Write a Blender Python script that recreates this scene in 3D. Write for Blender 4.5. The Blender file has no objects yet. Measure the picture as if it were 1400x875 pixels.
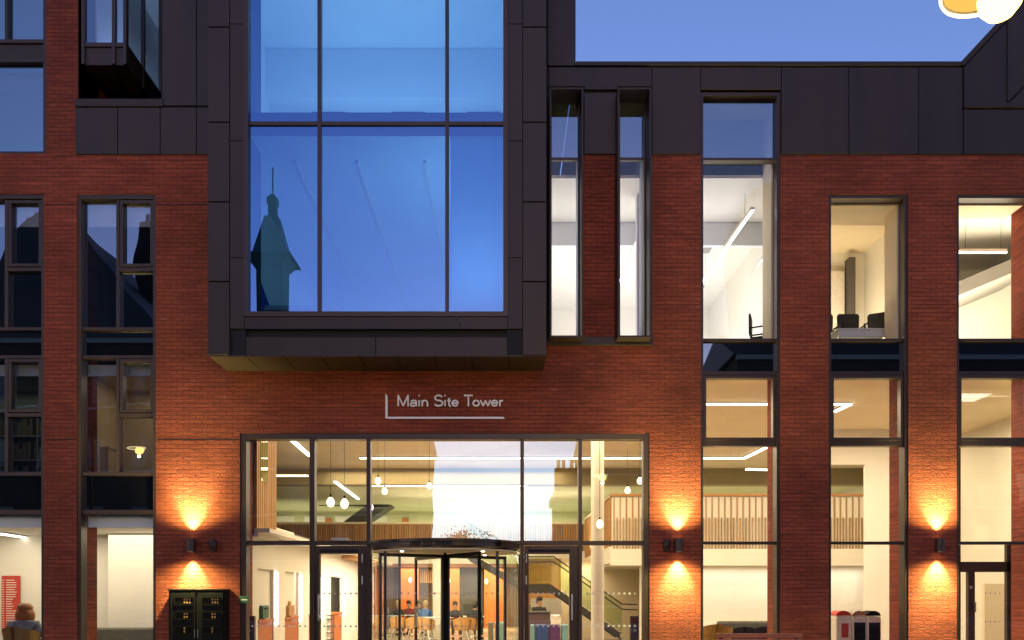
import bpy, bmesh, math, random
from mathutils import Vector, Matrix
random.seed(7)
S = bpy.context.scene
C = S.collection
R = math.radians
F, CX, CY, D0, EYE = 1125.0, 690.0, 815.0, 15.0, 1.5
def WX(px, d=0.0): return (px-CX)/F*(D0+d)
def WZ(py, d=0.0): return EYE+(CY-py)/F*(D0+d)

# ------------------------------------------------------------------ materials
def nt(name):
    m = bpy.data.materials.new(name); m.use_nodes = True
    t = m.node_tree; t.nodes.clear()
    o = t.nodes.new('ShaderNodeOutputMaterial')
    return m, t, o
def N(t, kind, **kw):
    n = t.nodes.new(kind)
    for k, v in kw.items():
        if k.startswith('i_'): n.inputs[k[2:].replace('_', ' ')].default_value = v
        else: setattr(n, k, v)
    return n
def L(t, a, b): t.links.new(a, b)
def pmat(name, col, rough=.5, metal=0.0, var=.12, scale=3.0, bump=0.0, bscale=60, spec=.5, island=0.0, stretch=(1,1,1), sheen=0):
    m, t, o = nt(name)
    p = N(t, 'ShaderNodeBsdfPrincipled')
    p.inputs['Metallic'].default_value = metal
    p.inputs['Specular IOR Level'].default_value = spec
    tc = N(t, 'ShaderNodeTexCoord'); mp = N(t, 'ShaderNodeMapping'); mp.inputs['Scale'].default_value = stretch
    L(t, tc.outputs['Object'], mp.inputs[0])
    no = N(t, 'ShaderNodeTexNoise'); no.inputs['Scale'].default_value = scale; no.inputs['Detail'].default_value = 5
    L(t, mp.outputs[0], no.inputs['Vector'])
    mr = N(t, 'ShaderNodeMapRange'); mr.inputs['From Min'].default_value = .3; mr.inputs['From Max'].default_value = .7
    mr.inputs['To Min'].default_value = 1-var; mr.inputs['To Max'].default_value = 1+var
    L(t, no.outputs['Fac'], mr.inputs['Value'])
    src = mr.outputs[0]
    if island:
        g = N(t, 'ShaderNodeNewGeometry'); m2 = N(t, 'ShaderNodeMapRange')
        m2.inputs['To Min'].default_value = 1-island; m2.inputs['To Max'].default_value = 1+island
        L(t, g.outputs['Random Per Island'], m2.inputs['Value'])
        mm = N(t, 'ShaderNodeMath', operation='MULTIPLY'); L(t, src, mm.inputs[0]); L(t, m2.outputs[0], mm.inputs[1]); src = mm.outputs[0]
    vm = N(t, 'ShaderNodeVectorMath', operation='SCALE'); vm.inputs[0].default_value = col[:3]
    L(t, src, vm.inputs['Scale']); L(t, vm.outputs[0], p.inputs['Base Color'])
    r2 = N(t, 'ShaderNodeMapRange'); r2.inputs['To Min'].default_value = max(.02, rough-.08); r2.inputs['To Max'].default_value = min(1, rough+.08)
    L(t, no.outputs['Fac'], r2.inputs['Value']); L(t, r2.outputs[0], p.inputs['Roughness'])
    if bump:
        n2 = N(t, 'ShaderNodeTexNoise'); n2.inputs['Scale'].default_value = bscale; L(t, mp.outputs[0], n2.inputs['Vector'])
        b = N(t, 'ShaderNodeBump'); b.inputs['Strength'].default_value = bump; b.inputs['Distance'].default_value = .01
        L(t, n2.outputs['Fac'], b.inputs['Height']); L(t, b.outputs[0], p.inputs['Normal'])
    L(t, p.outputs[0], o.inputs[0]); return m
def emat(name, col, s):
    m, t, o = nt(name); e = N(t, 'ShaderNodeEmission'); e.inputs[0].default_value = (*col, 1); e.inputs[1].default_value = s
    L(t, e.outputs[0], o.inputs[0]); return m
def glass(name, refl, tint=(1,1,1), gtint=(.9,.95,1), wob=.02, rough=0.0, wscale=.55):
    m, t, o = nt(name)
    tr = N(t, 'ShaderNodeBsdfTransparent'); tr.inputs[0].default_value = (*tint, 1)
    g = N(t, 'ShaderNodeBsdfGlossy'); g.inputs['Color'].default_value = (*gtint, 1); g.inputs['Roughness'].default_value = rough
    lw = N(t, 'ShaderNodeLayerWeight'); lw.inputs[0].default_value = .5
    pw = N(t, 'ShaderNodeMath', operation='POWER'); pw.inputs[1].default_value = 5; L(t, lw.outputs['Facing'], pw.inputs[0])
    ad = N(t, 'ShaderNodeMath', operation='MULTIPLY_ADD', use_clamp=True); ad.inputs[1].default_value = .9; ad.inputs[2].default_value = refl+.035
    L(t, pw.outputs[0], ad.inputs[0])
    if wob:
        tc = N(t, 'ShaderNodeTexCoord'); no = N(t, 'ShaderNodeTexNoise'); no.inputs['Scale'].default_value = wscale; no.inputs['Detail'].default_value = 1
        L(t, tc.outputs['Object'], no.inputs['Vector'])
        b = N(t, 'ShaderNodeBump'); b.inputs['Strength'].default_value = wob*5; b.inputs['Distance'].default_value = .12
        L(t, no.outputs['Fac'], b.inputs['Height']); L(t, b.outputs[0], g.inputs['Normal'])
    mx = N(t, 'ShaderNodeMixShader'); L(t, ad.outputs[0], mx.inputs[0]); L(t, tr.outputs[0], mx.inputs[1]); L(t, g.outputs[0], mx.inputs[2])
    L(t, mx.outputs[0], o.inputs[0]); return m
def brick_mat(name, c1, c2, mortar, bump=.5, streak=.35):
    m, t, o = nt(name)
    p = N(t, 'ShaderNodeBsdfPrincipled'); p.inputs['Roughness'].default_value = .85; p.inputs['Specular IOR Level'].default_value = .25
    tc = N(t, 'ShaderNodeTexCoord'); sp = N(t, 'ShaderNodeSeparateXYZ'); L(t, tc.outputs['Object'], sp.inputs[0])
    ad = N(t, 'ShaderNodeMath', operation='ADD'); L(t, sp.outputs[0], ad.inputs[0]); L(t, sp.outputs[1], ad.inputs[1])
    cb = N(t, 'ShaderNodeCombineXYZ'); L(t, ad.outputs[0], cb.inputs[0]); L(t, sp.outputs[2], cb.inputs[1])
    nz = N(t, 'ShaderNodeTexNoise'); nz.inputs['Scale'].default_value = 9; L(t, cb.outputs[0], nz.inputs['Vector'])
    # hand-laid irregularity
    vs = N(t, 'ShaderNodeVectorMath', operation='SCALE'); vs.inputs['Scale'].default_value = .012
    L(t, nz.outputs['Color'], vs.inputs[0])
    va = N(t, 'ShaderNodeVectorMath', operation='ADD'); L(t, cb.outputs[0], va.inputs[0]); L(t, vs.outputs[0], va.inputs[1])
    def bt(a, b, mo, vec):
        n = N(t, 'ShaderNodeTexBrick'); n.offset = .5
        n.inputs['Color1'].default_value = (*a, 1); n.inputs['Color2'].default_value = (*b, 1); n.inputs['Mortar'].default_value = (*mo, 1)
        n.inputs['Scale'].default_value = 1; n.inputs['Mortar Size'].default_value = .006; n.inputs['Mortar Smooth'].default_value = .3
        n.inputs['Brick Width'].default_value = .225; n.inputs['Row Height'].default_value = .075
        L(t, vec, n.inputs['Vector']); return n
    b1 = bt(c1, c2, mortar, va.outputs[0])
    b2 = bt((0,0,0), (1,1,1), (0,0,0), va.outputs[0])
    # large blotches and long horizontal streaks
    mp = N(t, 'ShaderNodeMapping'); mp.inputs['Scale'].default_value = (.9, 13, 1); L(t, cb.outputs[0], mp.inputs[0])
    n1 = N(t, 'ShaderNodeTexNoise'); n1.inputs['Scale'].default_value = 1.6; n1.inputs['Detail'].default_value = 6; L(t, mp.outputs[0], n1.inputs['Vector'])
    n2 = N(t, 'ShaderNodeTexNoise'); n2.inputs['Scale'].default_value = .7; n2.inputs['Detail'].default_value = 4; L(t, cb.outputs[0], n2.inputs['Vector'])
    mu = N(t, 'ShaderNodeMath', operation='MULTIPLY'); L(t, n1.outputs['Fac'], mu.inputs[0]); L(t, n2.outputs['Fac'], mu.inputs[1])
    mr = N(t, 'ShaderNodeMapRange'); mr.inputs['From Min'].default_value = .12; mr.inputs['From Max'].default_value = .42
    mr.inputs['To Min'].default_value = 1-streak; mr.inputs['To Max'].default_value = 1+streak; L(t, mu.outputs[0], mr.inputs['Value'])
    vm = N(t, 'ShaderNodeVectorMath', operation='SCALE'); L(t, b1.outputs['Color'], vm.inputs[0]); L(t, mr.outputs[0], vm.inputs['Scale'])
    # pale lime bloom on a few courses
    mp2 = N(t, 'ShaderNodeMapping'); mp2.inputs['Scale'].default_value = (1.8, 14, 1); mp2.inputs['Location'].default_value = (5, 2, 0); L(t, cb.outputs[0], mp2.inputs[0])
    n3 = N(t, 'ShaderNodeTexNoise'); n3.inputs['Scale'].default_value = 2; n3.inputs['Detail'].default_value = 8; L(t, mp2.outputs[0], n3.inputs['Vector'])
    r3 = N(t, 'ShaderNodeMapRange'); r3.inputs['From Min'].default_value = .64; r3.inputs['From Max'].default_value = .74; r3.inputs['To Max'].default_value = .22; L(t, n3.outputs['Fac'], r3.inputs['Value'])
    mx = N(t, 'ShaderNodeMix', data_type='RGBA'); L(t, r3.outputs[0], mx.inputs[0]); L(t, vm.outputs[0], mx.inputs[6]); mx.inputs[7].default_value = (.5, .38, .33, 1)
    L(t, mx.outputs[2], p.inputs['Base Color'])
    # relief: joints, brick to brick set-out, face texture
    h1 = N(t, 'ShaderNodeMath', operation='MULTIPLY'); h1.inputs[1].default_value = -.8; L(t, b1.outputs['Fac'], h1.inputs[0])
    bw = N(t, 'ShaderNodeRGBToBW'); L(t, b2.outputs['Color'], bw.inputs[0])
    h2 = N(t, 'ShaderNodeMath', operation='MULTIPLY_ADD'); h2.inputs[1].default_value = .35; L(t, bw.outputs[0], h2.inputs[0]); L(t, h1.outputs[0], h2.inputs[2])
    nf = N(t, 'ShaderNodeTexNoise'); nf.inputs['Scale'].default_value = 30; nf.inputs['Detail'].default_value = 4
    L(t, cb.outputs[0], nf.inputs['Vector'])
    h3 = N(t, 'ShaderNodeMath', operation='MULTIPLY_ADD'); h3.inputs[1].default_value = .7; L(t, nf.outputs['Fac'], h3.inputs[0]); L(t, h2.outputs[0], h3.inputs[2])
    b = N(t, 'ShaderNodeBump'); b.inputs['Strength'].default_value = bump; b.inputs['Distance'].default_value = .018
    L(t, h3.outputs[0], b.inputs['Height']); L(t, b.outputs[0], p.inputs['Normal'])
    L(t, p.outputs[0], o.inputs[0]); return m

M = {}
M['brick'] = brick_mat('red_brick', (.290,.062,.031), (.235,.050,.027), (.170,.042,.025), 1.0, .36)
M['brick_opp'] = brick_mat('dark_sandstone', (.034,.028,.025), (.026,.022,.020), (.02,.017,.015), .4)
M['clad'] = pmat('bronze_cladding', (.034,.019,.014), .48, .2, .22, 1.1, island=.16, stretch=(2.2,2.2,.35), bump=.35, bscale=1.1)
M['clad_dk'] = pmat('dark_backing', (.008,.007,.008), .8)
M['frame'] = pmat('brown_frame', (.050,.028,.021), .38, .25, .12, 2)
M['soffit'] = pmat('soffit_panel', (.035,.02,.012), .45, .3, .1, 1, island=.08)
M['glass_tower'] = glass('tower_glass', .345, (.30,.54,.74), (.25,.49,.98), .001)
M['glass_left'] = glass('left_glass', .24, (.66,.68,.72), (.70,.84,1), .016)
M['glass_right'] = glass('right_glass', .045, (.93,.95,.97), (.85,.92,1), .015)
M['glass_top'] = glass('dark_top_glass', .26, (.35,.4,.5), (.66,.84,1), .012)
M['glass_hall'] = glass('hall_glass', .21, (.94,.94,.90), (.36,.72,1), .010)
M['glass_in'] = glass('interior_glass', .02, (.96,.98,.94), (1,1,1), 0)
M['bronze_glass'] = glass('bronze_glass', .18, (.50,.42,.30), (1,.95,.85), 0)
M['glass_green'] = glass('green_glass', .05, (.66,.80,.52), (1,1,1), 0)
def spand():
    m, t, o = nt('spandrel_glass'); d = N(t, 'ShaderNodeBsdfDiffuse'); d.inputs[0].default_value = (.006,.006,.007,1)
    g = N(t, 'ShaderNodeBsdfGlossy'); g.inputs['Color'].default_value = (.75,.88,1,1); g.inputs['Roughness'].default_value = .012
    mx = N(t, 'ShaderNodeMixShader'); mx.inputs[0].default_value = .24; L(t, d.outputs[0], mx.inputs[1]); L(t, g.outputs[0], mx.inputs[2]); L(t, mx.outputs[0], o.inputs[0]); return m
M['spandrel'] = spand()
M['white'] = pmat('white_plaster', (.78,.75,.68), .85, 0, .03, 1)
M['coolwhite'] = pmat('cool_plaster', (.70,.74,.78), .85, 0, .03, 1)
M['cream'] = pmat('cream_plaster', (.74,.62,.44), .85, 0, .04, 1)
M['green'] = pmat('green_plaster', (.66,.66,.42), .8, 0, .05, 1)
M['olive'] = pmat('olive_beam', (.30,.25,.14), .7, 0, .05, 1)
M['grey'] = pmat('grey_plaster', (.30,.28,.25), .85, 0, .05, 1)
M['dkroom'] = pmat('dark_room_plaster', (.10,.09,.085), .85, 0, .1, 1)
M['floor_in'] = pmat('stone_floor', (.42,.34,.24), .22, 0, .12, 2.0)
M['carpet'] = pmat('dark_carpet', (.12,.11,.10), .95, 0, .15, 8)
M['timber'] = pmat('oak_slat', (.44,.22,.07), .5, 0, .18, 4, stretch=(6,6,.5), island=.15)
M['slat_dk'] = pmat('oak_batten', (.36,.21,.07), .5, 0, .18, 4, stretch=(6,6,.5), island=.15)
M['timber_or'] = pmat('orange_veneer', (.48,.14,.03), .45, 0, .15, 2, stretch=(5,5,.4))
M['timber_bench'] = pmat('bench_timber', (.42,.13,.06), .5, 0, .25, 3, bump=.3, stretch=(.5,6,6), island=.1)
M['black'] = pmat('black_metal', (.006,.005,.005), .75, .0, .2, 5, spec=.15)
M['stringer'] = pmat('dark_stringer', (.045,.042,.036), .5, 0, .1, 3)
M['chrome'] = pmat('brushed_steel', (.55,.54,.52), .28, 1, .08, 6)
M['letter'] = pmat('letter_metal', (.90,.87,.88), .5, 0, .03, 3)
M['blue_tbl'] = pmat('pale_blue_laminate', (.40,.56,.60), .35, 0, .04, 2)
M['tan'] = pmat('tan_leather', (.42,.22,.07), .5, 0, .15, 6)
M['mustard'] = pmat('mustard_fabric', (.36,.22,.04), .85, 0, .15, 14, bump=.2, bscale=200)
M['greyfab'] = pmat('grey_fabric', (.15,.145,.11), .9, 0, .15, 12, bump=.2, bscale=200)
M['darkfab'] = pmat('charcoal_fabric', (.03,.03,.034), .85, 0, .2, 12)
M['red'] = pmat('red_print', (.52,.045,.03), .6, 0, .06, 2)
M['maroon'] = pmat('maroon_panel', (.16,.03,.03), .5, 0, .1, 3)
M['bluep'] = pmat('blue_vinyl', (.03,.07,.25), .55, 0, .1, 4)
M['purple'] = pmat('purple_vinyl', (.10,.03,.13), .55, 0, .1, 4)
M['teal'] = pmat('teal_vinyl', (.18,.38,.40), .55, 0, .1, 4)
M['brownlam'] = pmat('brown_laminate', (.10,.055,.035), .5, 0, .15, 4)
M['screen_brown'] = pmat('brown_screen', (.20,.13,.085), .7, 0, .12, 3, stretch=(10,10,.3))
M['blind'] = pmat('blind_fabric', (.78,.80,.80), .9, 0, .03, 4)
M['blue_blind'] = pmat('blue_blind_fabric', (.50,.68,.80), .9, 0, .04, 1.5)
_t = M['blue_blind'].node_tree; _o = [n for n in _t.nodes if n.type == 'OUTPUT_MATERIAL'][0]; _p = [n for n in _t.nodes if n.type == 'BSDF_PRINCIPLED'][0]
_tr = N(_t, 'ShaderNodeBsdfTranslucent'); _tr.inputs[0].default_value = (.6,.78,.9,1); _mx = N(_t, 'ShaderNodeMixShader'); _mx.inputs[0].default_value = .6
L(_t, _p.outputs[0], _mx.inputs[1]); L(_t, _tr.outputs[0], _mx.inputs[2]); L(_t, _mx.outputs[0], _o.inputs[0])
M['signgreen'] = pmat('green_plate', (.03,.10,.05), .5, 0, .05, 3)
M['strip'] = emat('linear_light', (1,.90,.70), 4)
M['strip_cool'] = emat('cool_linear_light', (1,.97,.92), 5)
M['bulb'] = emat('warm_bulb', (1,.74,.40), 3.2)
M['street'] = emat('street_bulb', (1,.50,.12), 4)
M['shade_glow'] = emat('lit_lantern_reflector', (1,.60,.12), .5)  # emission stands in for bulb light caught under the hood
M['rim_glow'] = emat('lit_lantern_rim', (1,.70,.34), 1.6)  # bright edge put in as emission, the rim itself is no lamp
M['ledslot'] = emat('uplighter_lens', (1,.72,.35), 8)
M['slotlamp'] = emat('indicator', (1,.62,.2), .7)
M['skin'] = pmat('skin', (.50,.29,.20), .5, 0, .06, 8)
M['asphalt'] = pmat('asphalt', (.05,.05,.05), .85, 0, .3, 3, bump=.5, bscale=120)
M['slab'] = pmat('paving', (.20,.19,.17), .75, 0, .2, 1.5, bump=.3, bscale=80, island=.18)
M['granite'] = pmat('granite_kerb', (.26,.25,.24), .7, 0, .2, 20)
M['paint'] = pmat('road_paint', (.7,.69,.64), .7, 0, .15, 9)
M['slate'] = pmat('slate_roof', (.018,.018,.020), .6, 0, .25, 5, island=.2)
M['bark'] = pmat('bark', (.07,.055,.04), .9, 0, .3, 8, bump=.5, bscale=30)
M['leaf'] = pmat('leaves', (.05,.07,.025), .7, 0, .3, 4, island=.35)
M['lane'] = M['paint']
M['lit_window'] = emat('lit_window', (1,.78,.45), .45)
M['dark_window'] = pmat('dark_window', (.015,.017,.02), .1, 0, .1, 2)
M['roofing'] = pmat('roof_membrane', (.09,.09,.09), .85, 0, .2, 2)
M['paper'] = pmat('paper', (.75,.70,.62), .8, 0, .1, 20)
M['deepblue'] = pmat('deep_blue_panel', (.01,.06,.55), .4, 0, .1, 2)

# ------------------------------------------------------------------ mesh helpers
class MB:
    def __init__(s): s.v = []; s.f = []
    def add(s, vs, fs):
        n = len(s.v); s.v += [tuple(v) for v in vs]; s.f += [tuple(i+n for i in f) for f in fs]; return s
    def box(s, x0, x1, y0, y1, z0, z1):
        if x0 > x1: x0, x1 = x1, x0
        if y0 > y1: y0, y1 = y1, y0
        if z0 > z1: z0, z1 = z1, z0
        return s.add([(x0,y0,z0),(x1,y0,z0),(x1,y1,z0),(x0,y1,z0),(x0,y0,z1),(x1,y0,z1),(x1,y1,z1),(x0,y1,z1)],
                     [(3,2,1,0),(4,5,6,7),(0,1,5,4),(1,2,6,5),(2,3,7,6),(3,0,4,7)])
    def pbox(s, px0, px1, py0, py1, y0, y1, d=None):   # rectangle read at depth d, thickness y0..y1
        if d is None: d = y0
        return s.box(WX(px0, d), WX(px1, d), y0, y1, WZ(py1, d), WZ(py0, d))
    def quad(s, a, b, c, d): return s.add([a,b,c,d], [(0,1,2,3)])
    def prism(s, poly, y0, y1):     # poly in (x,z)
        n = len(poly)
        return s.add([(x,y0,z) for x,z in poly]+[(x,y1,z) for x,z in poly],
                     [tuple(range(n)), tuple(range(2*n-1, n-1, -1))]+[(i,i+n,(i+1)%n+n,(i+1)%n) for i in range(n)])
    def prismz(s, poly, z0, z1):
        n = len(poly)
        return s.add([(x,y,z0) for x,y in poly]+[(x,y,z1) for x,y in poly],
                     [tuple(range(n-1,-1,-1)), tuple(range(n, 2*n))]+[(i,(i+1)%n,(i+1)%n+n,i+n) for i in range(n)])
    def tube(s, a, b, r0, r1=None, n=10):
        r1 = r0 if r1 is None else r1
        a, b = Vector(a), Vector(b); d = (b-a)
        if d.length < 1e-6: return s
        q = d.to_track_quat('Z', 'Y'); vs = []
        for p, r in ((a, r0), (b, r1)):
            for i in range(n):
                t = 2*math.pi*i/n; vs.append(p+q@Vector((r*math.cos(t), r*math.sin(t), 0)))
        return s.add(vs, [(i,(i+1)%n,(i+1)%n+n,i+n) for i in range(n)]+[tuple(range(n-1,-1,-1)), tuple(range(n,2*n))])
    def lathe(s, prof, c=(0,0,0), n=24, close=False):
        vs = []
        for r, z in prof:
            for i in range(n):
                t = 2*math.pi*i/n; vs.append((c[0]+r*math.cos(t), c[1]+r*math.sin(t), c[2]+z))
        fs = []
        for k in range(len(prof)-1):
            for i in range(n): fs.append((k*n+i, k*n+(i+1)%n, (k+1)*n+(i+1)%n, (k+1)*n+i))
        return s.add(vs, fs)
    def ball(s, c, rx, ry=None, rz=None, n=12, m=8):
        ry = ry or rx; rz = rz or rx; vs = []; fs = []
        for k in range(m+1):
            ph = math.pi*k/m
            for i in range(n):
                t = 2*math.pi*i/n; vs.append((c[0]+rx*math.sin(ph)*math.cos(t), c[1]+ry*math.sin(ph)*math.sin(t), c[2]+rz*math.cos(ph)))
        for k in range(m):
            for i in range(n): fs.append((k*n+i, (k+1)*n+i, (k+1)*n+(i+1)%n, k*n+(i+1)%n))
        return s.add(vs, fs)
    def build(s, name, mat, parent=None, smooth=False, bevel=0.0):
        me = bpy.data.meshes.new(name); me.from_pydata(s.v, [], s.f)
        bm = bmesh.new(); bm.from_mesh(me)
        if smooth: bmesh.ops.remove_doubles(bm, verts=bm.verts, dist=1e-5)
        if s.f and not getattr(s, 'open', False): bmesh.ops.recalc_face_normals(bm, faces=bm.faces)
        bm.to_mesh(me); bm.free()
        me.materials.append(M[mat] if isinstance(mat, str) else mat)
        if smooth:
            for p in me.polygons: p.use_smooth = True
            try: me.set_sharp_from_angle(angle=R(40))
            except Exception: pass
        o = bpy.data.objects.new(name, me); C.objects.link(o); o.parent = parent
        if bevel:
            b = o.modifiers.new('bevel', 'BEVEL'); b.width = bevel; b.segments = 2; b.limit_method = 'ANGLE'
        return o
def tag(o, label=None, cat=None, group=None, kind=None):
    if label: o['label'] = label
    if cat: o['category'] = cat
    if group: o['group'] = group
    if kind: o['kind'] = kind
    return o
def empty(name, loc=(0,0,0), rz=0, label=None, cat=None, group=None):
    o = bpy.data.objects.new(name, None); C.objects.link(o); o.location = loc; o.rotation_euler = (0,0,rz)
    o.empty_display_size = .2
    return tag(o, label, cat, group)
def kids(o): return [c for c in bpy.data.objects if c.parent == o]
def copy_tree(o, loc=None, rz=None, label=None, scale=None, parent=None):
    ks = kids(o); c = o.copy(); C.objects.link(c); c.parent = parent
    if loc is not None: c.location = loc
    if rz is not None: c.rotation_euler = (0,0,rz)
    if scale is not None: c.scale = scale if hasattr(scale, '__len__') else (scale,)*3
    if label: c['label'] = label
    for k in ks: copy_tree(k, parent=c)
    return c

# ------------------------------------------------------------------ the building
B = empty('campus_building', label='red brick and bronze metal campus building with lit glazed entrance hall', cat='building')

WT = .75      # brick wall thickness
bot = 927.5
OPEN = [(-45,63,-150,210),(-210,-102,265,bot),(-48,60,265,bot),(105,213,265,bot),(328,888,592,bot),
        (958,1067,90,bot),(1133,1242,265,bot),(1308,1417,265,bot),(1483,1592,265,bot)]
XE0, XE1 = -260, 1660
def is_brick(x, y):
    if y > bot: return False
    for a,b,c,d in OPEN:
        if a < x < b and c < y < d: return False
    if x < 107: return True
    if x < 285: return y > 212
    if x < 748: return y > 455
    if x < 892: return y > 468 or (797 < x < 845 and y > 212)
    return y > 212
xs = sorted(set([XE0,107,285,748,797,845,892,XE1]+[v for o in OPEN for v in o[:2]]))
ys = sorted(set([-150,212,455,468,bot]+[v for o in OPEN for v in o[2:]]))
wm = MB()
nx, ny = len(xs)-1, len(ys)-1
sol = [[is_brick((xs[i]+xs[i+1])/2, (ys[j]+ys[j+1])/2) for j in range(ny)] for i in range(nx)]
def sd(i, j): return 0 <= i < nx and 0 <= j < ny and sol[i][j]
for i in range(nx):
    for j in range(ny):
        if not sol[i][j]: continue
        x0, x1, z1, z0 = WX(xs[i]), WX(xs[i+1]), WZ(ys[j]), WZ(ys[j+1])
        wm.quad((x0,0,z0),(x1,0,z0),(x1,0,z1),(x0,0,z1))
        wm.quad((x1,WT,z0),(x0,WT,z0),(x0,WT,z1),(x1,WT,z1))
        if not sd(i-1,j): wm.quad((x0,WT,z0),(x0,0,z0),(x0,0,z1),(x0,WT,z1))
        if not sd(i+1,j): wm.quad((x1,0,z0),(x1,WT,z0),(x1,WT,z1),(x1,0,z1))
        if not sd(i,j-1): wm.quad((x0,0,z1),(x1,0,z1),(x1,WT,z1),(x0,WT,z1))
        if not sd(i,j+1): wm.quad((x0,WT,z0),(x1,WT,z0),(x1,0,z0),(x0,0,z0))
wm.open = True
wm.build('brick_wall', 'brick', B)
# movement joints: dark sealant lines
for a, b, y in ((62,104,279.5),(214,286,279.5),(214,327,601),(62,104,601)): mj = MB(); mj.pbox(a, b, y-.6, y+.6, -.002, .02, 0); mj.build('sealant_joint', 'clad_dk', B)

# cladding: backing + single panels with open joints
def panels(name, rects, y0=-.03, back=None, th=.028, gap=1.0):
    m = MB(); g = gap
    for (a,b,c,d) in rects: m.pbox(a+g*.5, b-g*.5, c+g*.5, d-g*.5, y0, y0+th, 0 if y0 > -.2 else y0)
    o = m.build(name, 'clad', B, bevel=.004); return o
PY = -.032
panels('metal_cladding', [(104,162,148,212),(162,220,148,212),(220,269.5,148,212),(269.5,290,148,212),
    (222,269.5,-150,146),(269.5,290,-150,146)], PY)
panels('metal_cladding', [(748.5,787,-150,91.5)], PY)
panels('metal_cladding', [(750,891,93,120),(891,957.5,93,212),(957.5,1067.5,93,124),(1067.5,1159.5,93,212),(1159.5,1255,93,212),(1255,1315,93,212),
    (798,844,128,212),(1316,1480,150.5,212),(1480,1570,150.5,212),(1570,1660,150.5,212)], PY)
# dark backing behind the joints
for r in ((104,222,137,212),(222,290,-150,212),(748.5,787,-150,93),(750,958,90,118),(797,845,118,212),(891,958,118,212),(958,1067,90,122),(1067,1316,90,212),(1316,1660,145,212)):
    bk = MB(); bk.pbox(*r, 0, .30, 0); bk.build('backing_panel', 'clad_dk', B)
for nm_, q in (('coping',(104,224,137,147,-.05,.28)),('coping',(787,1316,86.5,92,-.06,.35)),('coping',(1316,1660,143.5,149.5,-.07,.35)),('window_sill',(748,892,462,473,-.06,.3)),('trim',(799,844,120,124.5,-.05,.02))):
    cp = MB(); cp.pbox(*q, 0); cp.build(nm_, 'clad', B, bevel=.006)
# sloping verge at the upper right
def poly(pts, d=0): return [(WX(x,d), WZ(y,d)) for x, y in pts]
vg = MB()
vg.prism(poly([(1317,142.5),(1317,93),(1374.5,31),(1374.5,142.5)]), -.034, -.004)
vg.prism(poly([(1376,141),(1376,29.5),(1470,-72),(1470,47)]), -.034, -.004)
vg.prism(poly([(1378,142.5),(1470,50),(1470,142.5)]), -.034, -.004)
vg.prism(poly([(1472,142.5),(1472,-74),(1570,-150),(1660,-150),(1660,142.5)]), -.034, -.004)
vg.build('gable_cladding', 'clad', B, bevel=.004)
v2 = MB(); v2.prism(poly([(1315,145),(1315,88),(1540,-155),(1660,-155),(1660,145)]), 0, .3); v2.build('gable_backing', 'clad_dk', B)
v3 = MB(); v3.prism(poly([(1312,92),(1312,86.5),(1535,-154),(1541,-149),(1316,92)]), -.07, .35); v3.build('verge_trim', 'clad', B)

# ---- windows
def frame_ring(m, a, b, c, d, w, y0, y1, dd=0):
    m.pbox(a, a+w, c, d, y0, y1, dd); m.pbox(b-w, b, c, d, y0, y1, dd)
    m.pbox(a+w, b-w, c, c+w, y0, y1, dd); m.pbox(a+w, b-w, d-w, d, y0, y1, dd)
def pane(par, a, b, c, d, y, mat, dd=0, name='glass_pane'):
    m = MB(); m.open = True
    m.quad((WX(a,dd),y,WZ(d,dd)),(WX(b,dd),y,WZ(d,dd)),(WX(b,dd),y,WZ(c,dd)),(WX(a,dd),y,WZ(c,dd)))
    return m.build(name, mat, par)
def spandrel(par, a, b, c, d):
    m = MB(); m.pbox(a, b, c, d, .12, .16, 0); return m.build('spandrel_panel', 'spandrel', par)
def bar(par, a, b, c, d, name='transom', y0=.05, y1=.2): m = MB(); m.pbox(a, b, c, d, y0, y1, 0); return m.build(name, 'frame', par, bevel=.004)
def sash(par, a, b, c, d, mat, w=4):
    m = MB(); frame_ring(m, a, b, c, d, w, .04, .17); o = m.build('sash', 'frame', par, bevel=.004)
    h = MB(); h.pbox((a+b)/2-4, (a+b)/2+4, d-w-3, d-w-1.5, .17, .2, 0); h.build('sash_handle', 'chrome', par)
    pane(par, a+w, b-w, c+w, d-w, .13, mat)
def left_window(x0):
    X = lambda v: v+x0-105
    m = MB(); m.pbox(X(105), X(110), 265, bot, .02, .24, 0); m.pbox(X(208.5), X(213), 265, bot, .02, .24, 0); m.pbox(X(110), X(208.5), 265, 271, .02, .24, 0)
    m.pbox(X(110), X(208.5), bot-6, bot, .02, .24, 0)
    w = m.build('window', 'frame', B, bevel=.005)
    gl = 'glass_left'
    for (t0, t1, ts, gb) in ((271,446,368,446),(489,645,568,645)):
        bar(w, X(157), X(161.5), t0, t1, 'mullion')
        pane(w, X(110), X(157), t0, t1, .14, gl)
        sash(w, X(162.5), X(208), t0+1, ts-5, gl)
        bar(w, X(161.5), X(208.5), ts-4, ts+1)
        pane(w, X(161.5), X(208.5), ts+1, t1, .14, gl)
    bar(w, X(110), X(208.5), 446, 450.5); spandrel(w, X(110), X(208.5), 450.5, 484.5); bar(w, X(110), X(208.5), 484.5, 489)
    bar(w, X(110), X(208.5), 645, 650); spandrel(w, X(110), X(208.5), 650, 696.5); bar(w, X(110), X(208.5), 696.5, 703)
    pane(w, X(110), X(208.5), 703, bot-6, .14, 'glass_right')
    # roller blinds drawn a little way down
    for y0, y1 in ((271,301),(494,508),(704,718)):
        b = MB(); b.box(WX(X(112)), WX(X(206)), .235, .25, WZ(y1), WZ(y0)); b.box(WX(X(112)), WX(X(206)), .225, .26, WZ(y1+1.5), WZ(y1-.5)); b.build('roller_blind', 'blind', w)
    return w
for x0 in (-210, -48, 105): left_window(x0)
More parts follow.
